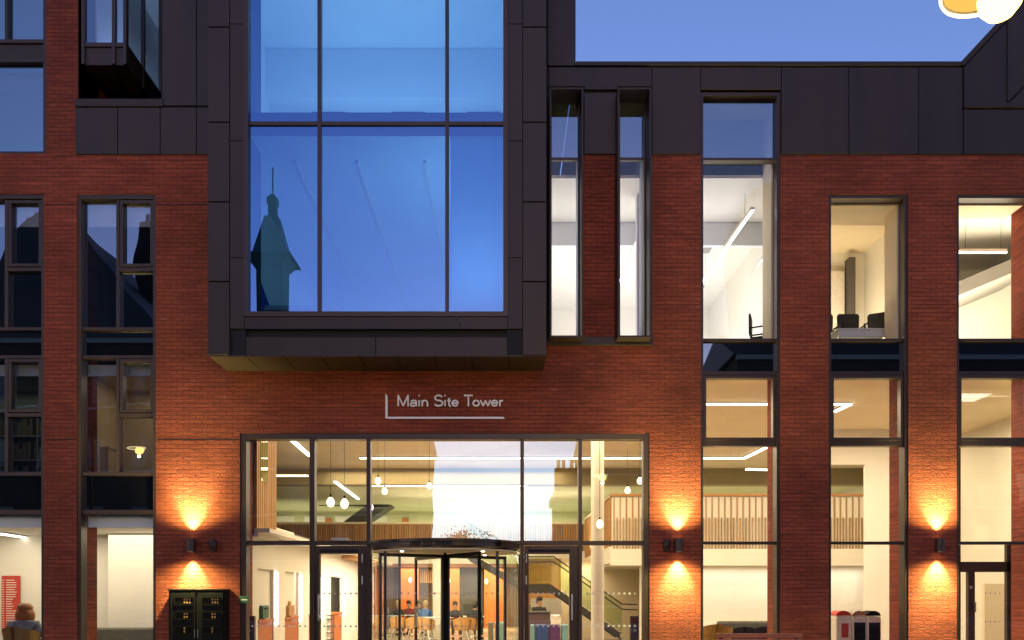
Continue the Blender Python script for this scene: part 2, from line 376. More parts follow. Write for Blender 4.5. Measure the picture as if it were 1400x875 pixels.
# top left window
m = MB(); frame_ring(m, -45, 63, -150, 211, 5, .02, .24); w = m.build('window', 'frame', B, bevel=.005)
bar(w, -40, 58, 51, 56); bar(w, -40, 58, 78, 82.5); bar(w, 4, 8, -145, 51, 'mullion')
m = MB(); m.pbox(-40, 58, 56, 78, .09, .2, 0); m.build('spandrel_panel', 'clad', w)
pane(w, -40, 58, -145, 51, .14, 'glass_top'); pane(w, -40, 58, 82.5, 206, .14, 'glass_top')
b = MB(); b.pbox(-38, 57, 85, 104, .3, .33, 0); b.pbox(-38, 57, 105.5, 111, .3, .33, 0); b.build('roller_blind', 'blind', w)

def right_window(x0, top):
    X = lambda v: v+x0-1133
    m = MB(); m.pbox(X(1133), X(1137), top, bot, .02, .24, 0); m.pbox(X(1237.5), X(1242), top, bot, .02, .24, 0)
    m.pbox(X(1137), X(1237.5), top, top+5, .02, .24, 0); m.pbox(X(1137), X(1237.5), bot-6, bot, .02, .24, 0)
    w = m.build('window', 'frame', B, bevel=.005)
    g = 'glass_right'
    if top < 200:
        pane(w, X(1137), X(1237.5), top+5, 213.5, .14, 'glass_top'); bar(w, X(1137), X(1237.5), 213.5, 217); t = 217
    else: t = top+5
    pane(w, X(1137), X(1237.5), t, 461.5, .14, g); bar(w, X(1137), X(1237.5), 461.5, 465.5)
    spandrel(w, X(1137), X(1237.5), 465.5, 506.5); bar(w, X(1137), X(1237.5), 506.5, 512)
    m = MB(); frame_ring(m, X(1137.5), X(1237), 512.5, 601.5, 4, .04, .17); m.build('sash', 'frame', w, bevel=.004)
    pane(w, X(1141.5), X(1233), 516.5, 597.5, .13, g)
    bar(w, X(1137), X(1237.5), 601.5, 609); pane(w, X(1137), X(1237.5), 609, 740, .14, g)
    bar(w, X(1137), X(1237.5), 740, 744); pane(w, X(1137), X(1237.5), 744, bot-6, .14, g)
    # plaster lining of the upper jambs
    zt, zb = WZ(top+5), 6.24
    for sx, s in ((X(1137),1),(X(1237.5),-1)):
        if x0 == 1308 and s < 0: continue
        l = MB(); xa = WX(sx); l.box(xa, xa+s*.03, .25, WT, zb, zt); l.build('jamb_lining', 'cream', w)
    l = MB(); l.box(WX(X(1137))+.031, WX(X(1237.5))-.031, .25, WT, zt-.03, zt); l.build('head_lining', 'cream', w)
    return w
WA = right_window(958, 125); right_window(1133, 265); right_window(1308, 265); right_window(1483, 265)

# two narrow windows in deep metal hoods
for x0, x1 in ((751.5, 797.5), (844.5, 890.5)):
    d = -.32; m = MB(); t = 2.3
    m.pbox(x0, x0+t, 119.5, 461, d, .16, d); m.pbox(x1-t, x1, 119.5, 461, d, .16, d)
    m.pbox(x0+t, x1-t, 119.5, 119.5+t, d, .16, d); m.pbox(x0+t, x1-t, 458.5, 461, d, .16, d)
    w = m.build('window', 'clad', B)
    dg = .1; X0, X1 = WX(x0+t, d), WX(x1-t, d)
    zt, zb, zm = WZ(121.8, d), WZ(458.5, d), WZ(213.5, 0)
    m = MB(); m.box(X0, X0+.03, .08, .14, zb, zt); m.box(X1-.03, X1, .08, .14, zb, zt); m.box(X0+.03, X1-.03, .08, .14, zm-.03, zm+.02)
    m.box(X0+.03, X1-.03, .08, .14, zb, zb+.04); m.build('sash', 'frame', w)
    for (a, b, mm) in ((zm+.02, zt, 'glass_top'), (zb+.04, zm-.03, 'glass_right')):
        q = MB(); q.open = True; q.quad((X0+.03,.11,a),(X1-.03,.11,a),(X1-.03,.11,b),(X0+.03,.11,b)); q.build('glass_pane', mm, w)
    for a in (X0-.005, X1+.005): m = MB(); m.box(a-.015, a+.015, .17, WT, zb, zt); m.build('jamb_lining', 'coolwhite', w)
# edge pieces closing the wall beside the hoods
m = MB(); m.pbox(747, 752.5, 93, 466, -.02, .5, 0); m.build('corner_trim', 'clad_dk', B)
for q in ((794,798,125,462),(843.5,848,125,462),(888.5,892.5,121,462)): m = MB(); m.pbox(*q, .005, .6, 0); m.build('corner_trim', 'frame', B)

# recessed terrace with hanging bay at the upper left
Xa, Xb, zr = WX(107), WX(222), WZ(139)
m = MB(); m.open = True
m.quad((Xa,0,zr-.3),(Xa,4,zr-.3),(Xa,4,15),(Xa,0,15)); m.build('recess_wall', 'brick', B)
m = MB(); m.box(Xa, Xb, 4, 4.1, zr-.5, 14.6); m.box(Xb, Xb+.1, .31, 4, zr-.5, 15); m.build('recess_wall', 'clad_dk', B)
m = MB(); m.box(Xa, Xb, .3, 4, zr-.4, zr-.32); m.build('terrace_deck', 'roofing', B)
bx0, bx1 = WX(112), WX(172.5); bz0 = WZ(88)
m = MB(); m.box(bx0, bx1, .02, 3.98, bz0, bz0+.05); m.box(bx0, bx1, .02, .08, bz0+.05, WZ(64)); m.box(bx1-.05, bx1, .09, 3.98, bz0+.05, WZ(64)); m.box(bx0, bx0+.05, .09, 3.98, bz0+.05, WZ(64))
bay = m.build('hanging_bay', 'clad', B)
m = MB()
m.box(bx0-.01, bx1+.01, -.01, .06, WZ(64), WZ(58.5)); m.box(bx1-.05, bx1+.01, .06, 3.97, WZ(64), WZ(58.5))
for x in (WX(112), WX(153.5), WX(169)): m.box(x, x+.055, -.02, .08, bz0, 15)
for y in (.7, 1.5, 2.3, 3.1): m.box(bx1-.04, bx1+.02, y, y+.06, bz0, 15)
m.build('bay_frame', 'frame', bay)
q = MB(); q.open = True; q.quad((bx0+.02,.03,WZ(58.5)),(bx1-.02,.03,WZ(58.5)),(bx1-.02,.03,15),(bx0+.02,.03,15)); q.build('glass_pane', 'glass_left', bay)
q = MB(); q.open = True; q.quad((bx1-.01,.05,WZ(58.5)),(bx1-.01,3.9,WZ(58.5)),(bx1-.01,3.9,15),(bx1-.01,.05,15)); q.build('glass_pane', 'glass_left', bay)
m = MB()
for k in range(7): m.box(bx0+.1, bx1-.1, .3+k*.5, .34+k*.5, bz0-.05, bz0-.002)
m.box(-7.3, -7.25, .3, 3.5, bz0-.09, bz0-.051)
m.build('soffit_ribs', 'black', bay)
m = MB(); m.box(bx0+.1, bx0+.13, .3, 3.8, bz0, 14.5); m.box(bx0+.131, bx1-.06, 3.2, 3.25, bz0+.06, 14.5); m.box(bx0+.131, bx1-.06, .1, 3.2, 13.9, 14.0); m.build('bay_lining', 'coolwhite', bay)
m = MB(); m.box(bx0, bx1, .1, 3.98, 14.6, 14.7); m.build('bay_roof', 'clad', bay)

# projecting window box of the tower
d = -.95
bxm = MB()
Xl, Xr = WX(284.5,d), WX(747,d); zb0 = WZ(485,d)
for (a,b,js) in ((284.5,313.5,(-150,-90,37,167,276,385,485)),(715,747,(-150,-90,37,167,276,385,485))):
    for j in range(len(js)-1): bxm.pbox(a, b, js[j]+.9, js[j+1]-.9 if js[j+1] < 480 else js[j+1], d, d+.03, d)
for (a,b,js) in ((314.2,333.5,(-150,32,192,352,449.5)),(694.5,714.3,(-150,32,192,352,449.5))):
    for j in range(len(js)-1): bxm.pbox(a, b, js[j]+.4, js[j+1]-.4, d+.012, d+.04, d)
for a, b in ((334.2, 628.8), (629.5, 694)): bxm.pbox(a, b, 432.5, 449.5, d+.012, d+.04, d)
for a, b in ((315,512.5),(513.5,714)): bxm.pbox(a, b, 459.5, 485, d+.06, d+.09, d)
box = bxm.build('projecting_bay', 'clad', B, bevel=.003)
m = MB()   # carcass of the box
m.box(Xl+.004, Xl+.625, d+.045, -.005, zb0+.01, 15); m.box(Xr-.675, Xr-.004, d+.045, -.005, zb0+.01, 15)
m.box(Xl+.625, Xr-.675, d+.1, -.005, zb0+.01, WZ(440,d)); m.build('bay_carcass', 'clad_dk', box)
m = MB()   # soffit panels
n = 9
for i in range(n):
    a = Xl+(Xr-Xl)*i/n+.006; b = Xl+(Xr-Xl)*(i+1)/n-.006
    m.box(a, b, d+.03, .0-.01, zb0-.02, zb0+.005)
m.build('soffit_panels', 'soffit', box)
m = MB(); frame_ring(m, 333, 694.5, -150, 432.5, 6.5, d-.012, d+.12, d); m.build('bay_frame', 'frame', box)
gy = d+.06
m = MB()
m.pbox(433.5, 438.5, -150, 426, d+.02, d+.14, d); m.pbox(608.5, 613.5, -150, 426, d+.02, d+.14, d)
m.build('mullion', 'frame', box)
m = MB(); m.pbox(339.5, 688, 164.5, 169.5, d+.03, d+.12, d); m.build('transom', 'frame', box)
for a, b in ((339.5,433.5),(438.5,608.5),(613.5,688)):
    pane(box, a, b, -145, 164.5, gy, 'glass_tower', d); pane(box, a, b, 169.5, 426, gy, 'glass_tower', d)
m = MB()
for x in (-3.9, -2.75, -1.5, -.4): m.box(x, x+.05, .2, 8.8, 9.50, 9.545)
m.build('ceiling_track', 'paper', B)
b = MB(); b.pbox(614.5, 690, 170, 427, d+.3, d+.32, d); b.build('roller_blind', 'blue_blind', box)

# ---- roof and closing walls (so that the block stays solid seen from the side)
m = MB()
m.box(WX(787), WX(1660), .35, 24, WZ(95), WZ(95)+.12)
m.box(WX(-260), Xa-.02, .35, 24, 14.4, 14.6); m.box(Xb+.1, WX(787), .35, 24, 14.4, 14.6); m.box(Xa-.02, Xb+.1, 4.1, 24, 14.4, 14.6)
m.build('roof', 'roofing', B)
m = MB()
m.box(WX(XE0), WX(XE0)+.3, WT, 25.3, -.1, 14.4); m.box(WX(XE1)-.3, WX(XE1), WT, 25.3, -.1, WZ(95)); m.box(WX(XE0), WX(XE1), 25.4, 25.7, -.1, WZ(95))
m.box(WX(787)-.3, WX(787)-.02, WT, 24, WZ(95)+.13, 14.4)
m.build('outer_wall', 'brick', B)

# ------------------------------------------------------------------ rooms
def room(x0, x1, y0, y1, z0, z1, wall='white', ceil='white', floor='carpet', t=.06, left=True, right=True, back=True):
    m = MB()
    if left: m.box(x0-t, x0, y0, y1, z0, z1)
    if right: m.box(x1, x1+t, y0, y1, z0, z1)
    if back: m.box(x0-t, x1+t, y1, y1+t, z0, z1)
    if m.f: m.build('room_wall', wall, B)
    m = MB(); m.box(x0-t, x1+t, y0, y1+t, z1, z1+t); m.build('ceiling', ceil, B)
    m = MB(); m.box(x0-t, x1+t, y0, y1+t, z0-t, z0-.001); m.build('room_floor', floor, B)
W0 = WT+.005
room(-12.3, -4.99, W0, 4.2, .02, 2.92)
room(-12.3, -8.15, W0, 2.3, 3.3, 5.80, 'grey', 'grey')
room(-8.05, -4.99, W0, 2.3, 3.3, 5.80, 'cream', 'cream')
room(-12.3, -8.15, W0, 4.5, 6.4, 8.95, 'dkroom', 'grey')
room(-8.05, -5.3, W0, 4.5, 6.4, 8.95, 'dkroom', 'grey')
room(-12.3, -7.95, W0, 4.5, 9.5, 13.9, 'coolwhite', 'coolwhite')
room(-4.95, .62, d+.35, 9, 6.31, 9.55, 'coolwhite', 'coolwhite')
room(-4.95, .62, d+.35, 9, 9.80, 12.83, 'coolwhite', 'coolwhite')
m = MB(); m.box(-4.95, .62, 2, 2.1, 11.8, 12.82); m.box(-4.95, .62, 2.1, 8.9, 11.8, 11.85); m.build('bulkhead', 'coolwhite', B)
m = MB(); m.box(-4.95, .62, d+.14, d+.3, 9.52, 9.84); m.build('floor_edge', 'clad_dk', B)
for px in (418, 440, 525, 590):
    pass
m = MB()
for x in (-4.1, -2.4, -.8): m.box(x, x+.7, 2.5, 2.56, 11.78, 11.799)
m.build('ceiling_slot', 'clad_dk', B)
room(.80, 5.70, W0, 8, 6.2, 9.5, 'white', 'white')
room(5.82, 8.06, W0, 3.45, 6.2, 9.2, 'white', 'cream')
room(8.20, 12.4, W0, 5, 6.2, 9.35, 'white', 'white')
m = MB(); m.box(.81, 5.69, 2.6, 2.7, 9.0, 9.49); m.build('bulkhead', 'coolwhite', B)
m = MB(); m.pbox(871, 890, 217, 475, 1.4, 1.6, 1.4); m.build('room_column', 'coolwhite', B)
m = MB(); m.box(.82, 1.5, 7.0, 7.05, 6.3, 8.0); m.build('wall_panel', 'blind', B)
# lift-up bulkhead inside right meeting room
m = MB(); m.box(5.83, 8.05, .76, 1.15, 8.78, 9.19); m.build('bulkhead', 'cream', B)
m = MB(); m.box(6.5, 7.58, 3.36, 3.42, 6.6, 8.75); m.build('projection_screen', 'paper', B)
m = MB(); m.box(7.62, 7.76, 3.2, 3.44, 6.2, 9.0); m.build('screen_pillar', 'dkroom', B)
# sloping stair soffit seen in far right window
m = MB(); m.prism([(8.22,7.6),(12,9.2),(12,8.9),(8.22,7.3)], 2.6, 4.9); m.build('stair_soffit', 'grey', B)

# hall
HX0, HX1, HC = -4.90, 12.35, 5.85
m = MB(); m.box(-8.5, HX1, W0, 25.3, -.06, .019); m.build('hall_floor', 'floor_in', B)
m = MB(); m.box(-4.93, HX1, W0, 13, HC, HC+.08); m.box(-12.3, -4.93, 2.4, 13, HC, HC+.08); m.build('hall_ceiling', 'cream', B)
m = MB(); m.box(-12.3, HX1, 13, 13.5, 5.30, HC); m.build('ceiling_beam', 'olive', B)
m = MB(); m.box(-12.3, HX1, 13.5, 25.3, 5.30, 5.36); m.build('hall_ceiling', 'green', B)
m = MB(); m.box(-12.3, HX1, 22, 22.1, 3.3, 5.3); m.build('gallery_wall', 'green', B)
m = MB(); m.box(-12.35, -12.3, 2.4, 25.3, 2.95, HC); m.box(HX1, HX1+.05, W0, 25.3, 0, HC); m.build('hall_side_wall', 'white', B)
m = MB(); m.box(-12.3, -4.95, 2.38, 2.42, 2.95, HC); m.build('hall_side_wall', 'white', B)
m = MB(); m.box(-12.3, -4.94, 4.3, 18, 2.9, 2.96); m.build('upper_deck', 'carpet', B)
m = MB(); m.box(-4.93, -4.90, W0, 2.2, 2.95, HC); m.build('hall_side_wall', 'cream', B)
# gallery recesses in the back wall upstairs
m = MB()
for x in (-10.4, -9.0, -7.6, -6.2): m.box(x, x+.95, 21.9, 21.99, 3.35, 5.1)
m.build('wall_panel', 'white', B)
m = MB()
for x in (-8.05, -4.6): m.box(x, x+.28, 21.88, 21.98, 3.35, 5.0)
m.build('upstairs_door', 'timber_or', B)
# far mezzanine and slatted balustrade
def slats(name, x0, x1, y, zs, zt, step, mat='timber', w=.05, tall=None, th=.05):
    m = MB(); x = x0; k = 0
    while x < x1:
        ww = w*random.uniform(.8, 1.35)
        t = zt if (tall is None or k % 2 == 0) else tall
        m.box(x, x+ww, y, y+th, zs, t); x += step*random.uniform(.92, 1.08); k += 1
    return m.build(name, mat, B)
m = MB(); m.box(-12.3, 3.3, 18.1, 22, 2.85, 3.28); m.box(3.3, HX1, 10.1, 22, 2.45, 2.90); m.build('mezzanine_slab', 'white', B)
m = MB(); m.box(-12.3, 3.3, 18.0, 18.12, 2.80, 3.30); m.box(3.2, HX1, 9.9, 10.06, 2.43, 2.93); m.box(3.18, 3.3, 10.06, 18, 2.5, 3.0); m.build('slab_edge', 'white', B)
m = MB(); m.box(-8.4, 3.2, 18.3, 21.9, 2.79, 2.845); m.build('timber_soffit', 'timber', B)
slats('slat_balustrade', -9.6, 3.15, 18.0, 3.31, 4.40, .098)
m = MB(); m.box(-12.3, 3.2, 18.06, 18.09, 3.31, 4.38); m.build('balustrade_backing', 'screen_brown', B)
m = MB(); m.box(-12.3, 3.25, 17.97, 18.14, 4.40, 4.47); m.build('handrail_cap', 'cream', B)
slats('slat_balustrade', 3.3, HX1-.05, 9.93, 2.94, 4.50, .0925, 'slat_dk', tall=3.88, w=.030)
m = MB(); m.box(3.25, HX1, 9.985, 10.03, 2.94, 4.54); m.build('balustrade_backing', 'white', B)
m = MB(); m.box(3.2, HX1, 9.9, 10.08, 4.54, 4.60); m.build('handrail_cap', 'timber', B)
m = MB(); y = 10.1
while y < 17.9: m.box(3.2, 3.25, y, y+.06, 3.0, 4.50); y += .14
m.build('slat_balustrade', 'timber', B)
m = MB(); m.box(3.26, 3.29, 10.1, 17.9, 3.0, 4.5); m.build('balustrade_backing', 'cream', B)
m = MB(); m.box(3.16, 3.3, 10.1, 17.9, 4.5, 4.56); m.build('handrail_cap', 'cream', B)
# timber clad corner of left mezzanine
m = MB(); y = W0+.02
while y < 2.1: m.box(-4.80, -4.75, y, y+.10, 2.78, HC-.02); y += .125
m.build('timber_cladding', 'timber', B)
m = MB(); m.box(-4.89, -4.80, W0, 2.18, 2.70, 2.78); m.box(-4.89, -4.72, W0, 2.2, 2.64, 2.72); m.build('slab_edge', 'white', B)
m = MB(); m.box(-4.82, -4.735, 1.0, 1.45, 3.75, 5.5); m.build('corner_light_slot', 'glass_green', B)
# ground floor back wall: orange veneer, dark screens
m = MB(); m.box(-8.4, HX1, 25.2, 25.35, 0.02, 2.84); m.build('hall_back_wall', 'screen_brown', B)
m = MB()
for a, b in ((498,525),(548,572),(612,628),(662,692)): m.pbox(a, b, 765, 872, 22.5, 22.6, 22.5)
m.build('veneer_panel', 'timber_or', B)
m = MB(); m.pbox(462, 474, 785, 850, 20, 20.1, 20); m.build('veneer_panel', 'timber_or', B)
m = MB()
for i in range(7): m.pbox(574+i*2.7, 575.3+i*2.7, 778, 797, 23.5, 23.6, 23.5)
m.build('slat_screen', 'timber', B)
m = MB(); m.pbox(474, 492, 783, 842, 20, 20.1, 20); m.pbox(628, 660, 768, 872, 23.6, 23.7, 23.6); m.build('grey_screen', 'stringer', B)
# left ground floor wall with service counters
m = MB()
ybs = [(1.2,2.3),(3.2,4.4),(5.4,6.7),(8,9.6)]
y = W0
for a, b in ybs:
    m.box(-4.93, -4.86, y, a, .02, 2.7); m.box(-4.93, -4.86, a, b, 2.05, 2.7); m.box(-4.93, -4.86, a, b, .02, .08); y = b
m.box(-4.93, -4.86, y, 14.5, .02, 2.7); m.box(-5.6, -5.5, W0, 14.5, .02, 2.7)
m.build('counter_wall', 'white', B)
m = MB(); m.box(-6.4, -4.5, W0, 18, 2.72, 2.80); m.build('ceiling', 'white', B)
m = MB()
for a, b in ybs: m.box(-5.1, -4.88, a, b, .1, .98); m.box(-5.3, -4.84, a, b, .98, 1.03)
m.build('service_counter', 'timber_or', B)
m = MB()
for a, b in ybs: m.box(-4.855, -4.82, b+.08, b+.22, .9, 2.0)
m.build('wall_light_strip', 'strip_cool', B)
m = MB(); m.box(-4.9, -4.3, 9.5, 13.9, 2.62, 2.70); m.build('timber_soffit', 'timber', B)
# right part under near mezzanine: white rear wall, brick return
m = MB(); m.box(4.3, HX1, 11.2, 11.3, .02, 2.44); m.build('hall_partition', 'white', B)
m = MB(); m.box(2.0, 6.5, 14.3, 14.4, .02, 2.84); m.build('hall_partition', 'cream', B)
m = MB(); m.box(WX(716,14), 2.0, 14.3, 14.4, 1.2, 2.84); m.build('timber_cladding', 'timber', B)
# full height white wall standing in the window bay between the brick piers
m = MB(); m.box(9.42, 10.7, 6.5, 6.6, .02, HC); m.box(8.4, 9.42, 6.5, 6.6, 4.94, HC); m.build('hall_partition', 'white', B)
# columns
for px, y, r in ((817, 4, .15), (598, 15, .17)):
    m = MB(); m.tube((WX(px,y), y, .02), (WX(px,y), y, HC if y < 10 else 2.8), r, n=28); m.build('column', 'white', B, smooth=True)
# lobby screen behind the far right window
Xq = WX(1313, 2)
m = MB()
ly = 2.2
m.pbox(1312, 1383, 768, 782, ly, ly+.1, ly); m.pbox(1324, 1333, 782, 912, ly, ly+.1, ly); m.pbox(1377, 1384, 744, 912, ly, ly+.1, ly); m.pbox(1311, 1313.5, 500, 912, ly, ly+.05, ly)
m.pbox(1333, 1377, 776, 780, ly+.01, ly+.08, ly)
lob = m.build('lobby_screen', 'frame', B)
pane(lob, 1313, 1383, 512, 768, ly+.05, 'glass_in', ly); pane(lob, 1333, 1377, 782, 912, ly+.05, 'glass_in', ly)
m = MB(); m.pbox(1330.5, 1332.5, 823, 837, ly-.06, ly-.03, ly); m.tube((WX(1326.5,ly),ly-.01,WZ(803,ly)),(WX(1326.5,ly),ly-.03,WZ(803,ly)),.03); m.build('door_handle', 'chrome', lob)
def dots(par, a, b, ys_, y, dd, mat='paper', step=7.3, r=1.5):
    m = MB(); m.open = True
    for yy in ys_:
        x = a+4
        while x < b-2:
            cx, cz, rr = WX(x,dd), WZ(yy,dd), r*(D0+dd)/F
            m.add([(cx+rr*math.cos(2*math.pi*i/10), y, cz+rr*math.sin(2*math.pi*i/10)) for i in range(10)], [tuple(range(10))])
            x += step
    return m.build('safety_dots', mat, par)
dots(lob, 1345, 1377, (811, 850), ly+.04, ly, 'grey', 6.5, 1.1)
m = MB(); m.pbox(1346, 1385, 798, 915, 4.5, 4.6, 4.5); m.build('lobby_panel', 'cream', B)

# ------------------------------------------------------------------ entrance glazing
m = MB(); m.pbox(328, 336, 592, bot, .02, .24, 0); m.pbox(880, 888, 592, bot, .02, .24, 0); m.pbox(336, 880, 592, 600, .02, .24, 0)
E = m.build('entrance_glazing', 'frame', B, bevel=.006)
for a, b in ((422.5,429.5),(500.5,506),(711.5,716.5),(791,796)): bar(E, a, b, 600, bot, 'mullion', .03, .22)
bar(E, 336, 422.5, 739, 745); bar(E, 429.5, 500.5, 739, 745); bar(E, 506, 711.5, 739, 745); bar(E, 716.5, 791, 739, 745); bar(E, 796, 880, 739, 745)
G = 'glass_hall'
for a, b in ((336,422.5),(429.5,500.5),(506,711.5),(716.5,791),(796,880)): pane(E, a, b, 600, 739, .14, G)
pane(E, 336, 422.5, 745, bot, .14, G); pane(E, 796, 880, 745, bot, .14, G)
dots(E, 338, 420, (856.5,), .135, 0); dots(E, 800, 878, (811.5, 856), .135, 0)
# swing doors
for (a, b, hx) in ((429.5, 500.5, 436), (716.5, 791, 782)):
    m = MB(); m.pbox(a+.5, a+6.5, 746, bot-1, .05, .19, 0); m.pbox(b-12, b-.5, 746, bot-1, .05, .19, 0)
    m.pbox(a+6.5, b-12, 746, 757, .05, .19, 0); m.pbox(a+6.5, b-12, bot-16, bot-1, .05, .19, 0)
    dr = m.build('entrance_door', 'frame', B, bevel=.006)
    m = MB(); m.pbox(a+6.5, b-12, 751, 754.6, .042, .06, 0); m.build('door_closer_slot', 'clad_dk', dr)
    pane(dr, a+6.5, b-12, 757, bot-16, .12, G); dots(dr, a+8, b-13, (811.5, 856.5), .115, 0)
    m = MB(); X = WX(hx); m.tube((X,-.03,WZ(848)),(X,-.03,WZ(812)),.016); m.tube((X,-.03,WZ(843)),(X,.06,WZ(843)),.012); m.tube((X,-.03,WZ(816)),(X,.06,WZ(816)),.012)
    m.build('door_handle', 'chrome', dr, smooth=True)
    m = MB(); hX = WX(b-5.5) if a < 600 else WX(a+3)
    for yy in (763, 793): m.tube((hX,.03,WZ(yy+6)),(hX,.03,WZ(yy-6)),.014)
    m.build('hinge', 'chrome', dr, smooth=True)
# automatic door sensor above the left door
m = MB(); m.pbox(454, 475, 735.5, 739, -.08, .03, 0); m.build('door_sensor', 'chrome', E)

# revolving door
rx, ry, rr = -1.09, .1, 1.38
RD = empty('revolving_door', (rx, ry, 0), label='revolving glass drum door with dark metal frame between two swing doors', cat='revolving door')
def arc(m, r, a0, a1, z0, z1, t=.04, n=24):
    for k in range(n):
        p, q = a0+(a1-a0)*k/n, a0+(a1-a0)*(k+1)/n
        vs = []
        for z in (z0, z1):
            for (R_, A) in ((r,p),(r,q),(r-t,q),(r-t,p)): vs.append((R_*math.sin(A), -R_*math.cos(A), z))
        m.add(vs, [(0,1,5,4),(1,2,6,5),(2,3,7,6),(3,0,4,7),(4,5,6,7),(3,2,1,0)])
m = MB(); arc(m, rr+.02, 0, 2*math.pi, 2.425, 2.47, .06, 64); m.build('canopy_rim', 'frame', RD, smooth=True)
m = MB(); arc(m, rr-.01, 0, 2*math.pi, 2.35, 2.424, .03, 64); m.build('canopy_band', 'frame', RD, smooth=True)
m = MB(); m.tube((0,0,2.435),(0,0,2.455), rr-.06, n=48); m.build('canopy_top', 'frame', RD)
m = MB(); m.tube((0,0,2.29),(0,0,2.31), rr-.06, n=48); m.build('canopy_soffit', 'cream', RD)
for s in (-1, 1):
    g = MB(); g.open = True; n = 16
    for k in range(n):
        p, q = s*R(45+90*k/n), s*R(45+90*(k+1)/n)
        g.quad((rr*.985*math.sin(p),-rr*.985*math.cos(p),.08),(rr*.985*math.sin(q),-rr*.985*math.cos(q),.08),(rr*.985*math.sin(q),-rr*.985*math.cos(q),2.27),(rr*.985*math.sin(p),-rr*.985*math.cos(p),2.27))
    g.build('curved_glass', 'glass_in', RD, smooth=True)
    m = MB(); arc(m, rr, s*R(45), s*R(135), .02, .09, .05, 16); m.build('bottom_rail', 'frame', RD)
    for a_ in (45, 90, 135):
        A = s*R(a_); x, y = (rr-.02)*math.sin(A), -(rr-.02)*math.cos(A)
        w_ = .024 if a_ != 90 else .014
        m = MB(); m.box(x-w_, x+w_, y-w_, y+w_, .02, 2.27); m.build('drum_post', 'frame', RD, bevel=.004)
m = MB(); m.tube((0,0,.02),(0,0,2.29), .032, n=16); m.build('centre_shaft', 'black', RD, smooth=True)
for a_ in (31, 121, 211, 301):
    A = R(a_); ux, uy = math.sin(A), -math.cos(A)
    def leafbox(m, r0, r1, z0, z1, t=.022):
        nxv, nyv = -uy*t, ux*t
        m.prismz([(ux*r0-nxv,uy*r0-nyv),(ux*r1-nxv,uy*r1-nyv),(ux*r1+nxv,uy*r1+nyv),(ux*r0+nxv,uy*r0+nyv)], z0, z1)
    m = MB(); leafbox(m, .045, .085, .04, 2.26); leafbox(m, 1.255, 1.30, .04, 2.26); leafbox(m, .085, 1.255, 2.20, 2.26); leafbox(m, .085, 1.255, .04, .14)
    lf = m.build('door_leaf', 'black' if a_ == 31 else 'frame', RD)
    g = MB(); g.open = True; g.quad((ux*.085,uy*.085,.14),(ux*1.255,uy*1.255,.14),(ux*1.255,uy*1.255,2.20),(ux*.085,uy*.085,2.20)); g.build('glass_pane', 'glass_in', lf)
    m = MB(); m.open = True
    for zz in (.95, 1.55):
        for k in range(8):
            r0 = .22+k*.13; c = (ux*r0+uy*.003*-1, uy*r0+ux*.003, zz)
            m.add([(c[0]+ux*.02*math.cos(2*math.pi*i/8), c[1]+uy*.02*math.cos(2*math.pi*i/8), c[2]+.02*math.sin(2*math.pi*i/8)) for i in range(8)], [tuple(range(8))])
    m.build('safety_dots', 'paper', lf)
    m = MB(); m.tube((ux*1.15-uy*.05, uy*1.15+ux*.05, .9),(ux*1.15-uy*.05, uy*1.15+ux*.05, 1.3), .014); m.build('push_bar', 'chrome', lf)
# downlights in the canopy
m = MB()
for k in range(4):
    A = R(45+90*k); m.tube((1.0*math.sin(A),-1.0*math.cos(A),2.275),(1.0*math.sin(A),-1.0*math.cos(A),2.289), .03)
m.build('canopy_downlights', 'strip', RD)

# ------------------------------------------------------------------ staircases in the hall
def stair(x0, z0, x1, z1, y, wdt, name_label, n=None, flip=1):
    root = empty('staircase', (x0, y, 0), label=name_label, cat='staircase')
    return root
ST = empty('staircase', (3.8, 12, .02), label='dark open staircase with landing and green glass balustrade behind the right hand entrance door', cat='staircase')
def loc(o): o.location = (-3.8, -12, -.02)
pts = [(850,873),(757,812),(722,812),(640,766)]
sy = 12
P3 = [(WX(a,sy), WZ(b,sy)) for a, b in pts]
P3[0] = (P3[0][0], .02)
for yy in (12.0, 13.3):
    m = MB(); th = .32
    poly_ = [(x, z+.02) for x, z in P3]+[(x-.1, z+th) for x, z in reversed(P3)]
    m.prism(poly_, yy, yy+.06); loc(m.build('stringer', 'stringer', ST))
m = MB()
(xa,za),(xb,zb_) = P3[0], P3[1]
for k in range(10):
    x = xa+(xb-xa)*k/10; z = za+(zb_-za)*(k+1)/10+.08; m.box(x, x+(xb-xa)/10*1.1, 12.06, 13.3, z, z+.05)
(xa,za),(xb,zb_) = P3[2], P3[3]
for k in range(8):
    x = xa+(xb-xa)*k/8; z = za+(zb_-za)*(k+1)/8+.1; m.box(x, x+(xb-xa)/8*1.1, 12.06, 13.3, z, z+.05)
m.box(P3[2][0], P3[1][0], 12.06, 13.3, P3[1][1]+.2, P3[1][1]+.27); loc(m.build('treads', 'stringer', ST))
m = MB(); m.open = True
for i in range(3):
    (a,za),(b,zb_) = P3[i], P3[i+1]; m.quad((a,11.98,za+.3),(b,11.98,zb_+.3),(b,11.98,zb_+1.25),(a,11.98,za+1.25))
loc(m.build('glass_balustrade', 'glass_green', ST))
m = MB()
for off in (1.22, 1.05):
    for i in range(3):
        (a,za),(b,zb_) = P3[i], P3[i+1]; m.tube((a,11.9,za+off),(b,11.9,zb_+off), .022)
    m.tube((P3[0][0],11.9,P3[0][1]+off),(P3[0][0]+.5,11.9,P3[0][1]+off-.02),.022)
loc(m.build('handrail', 'stringer', ST, smooth=True))
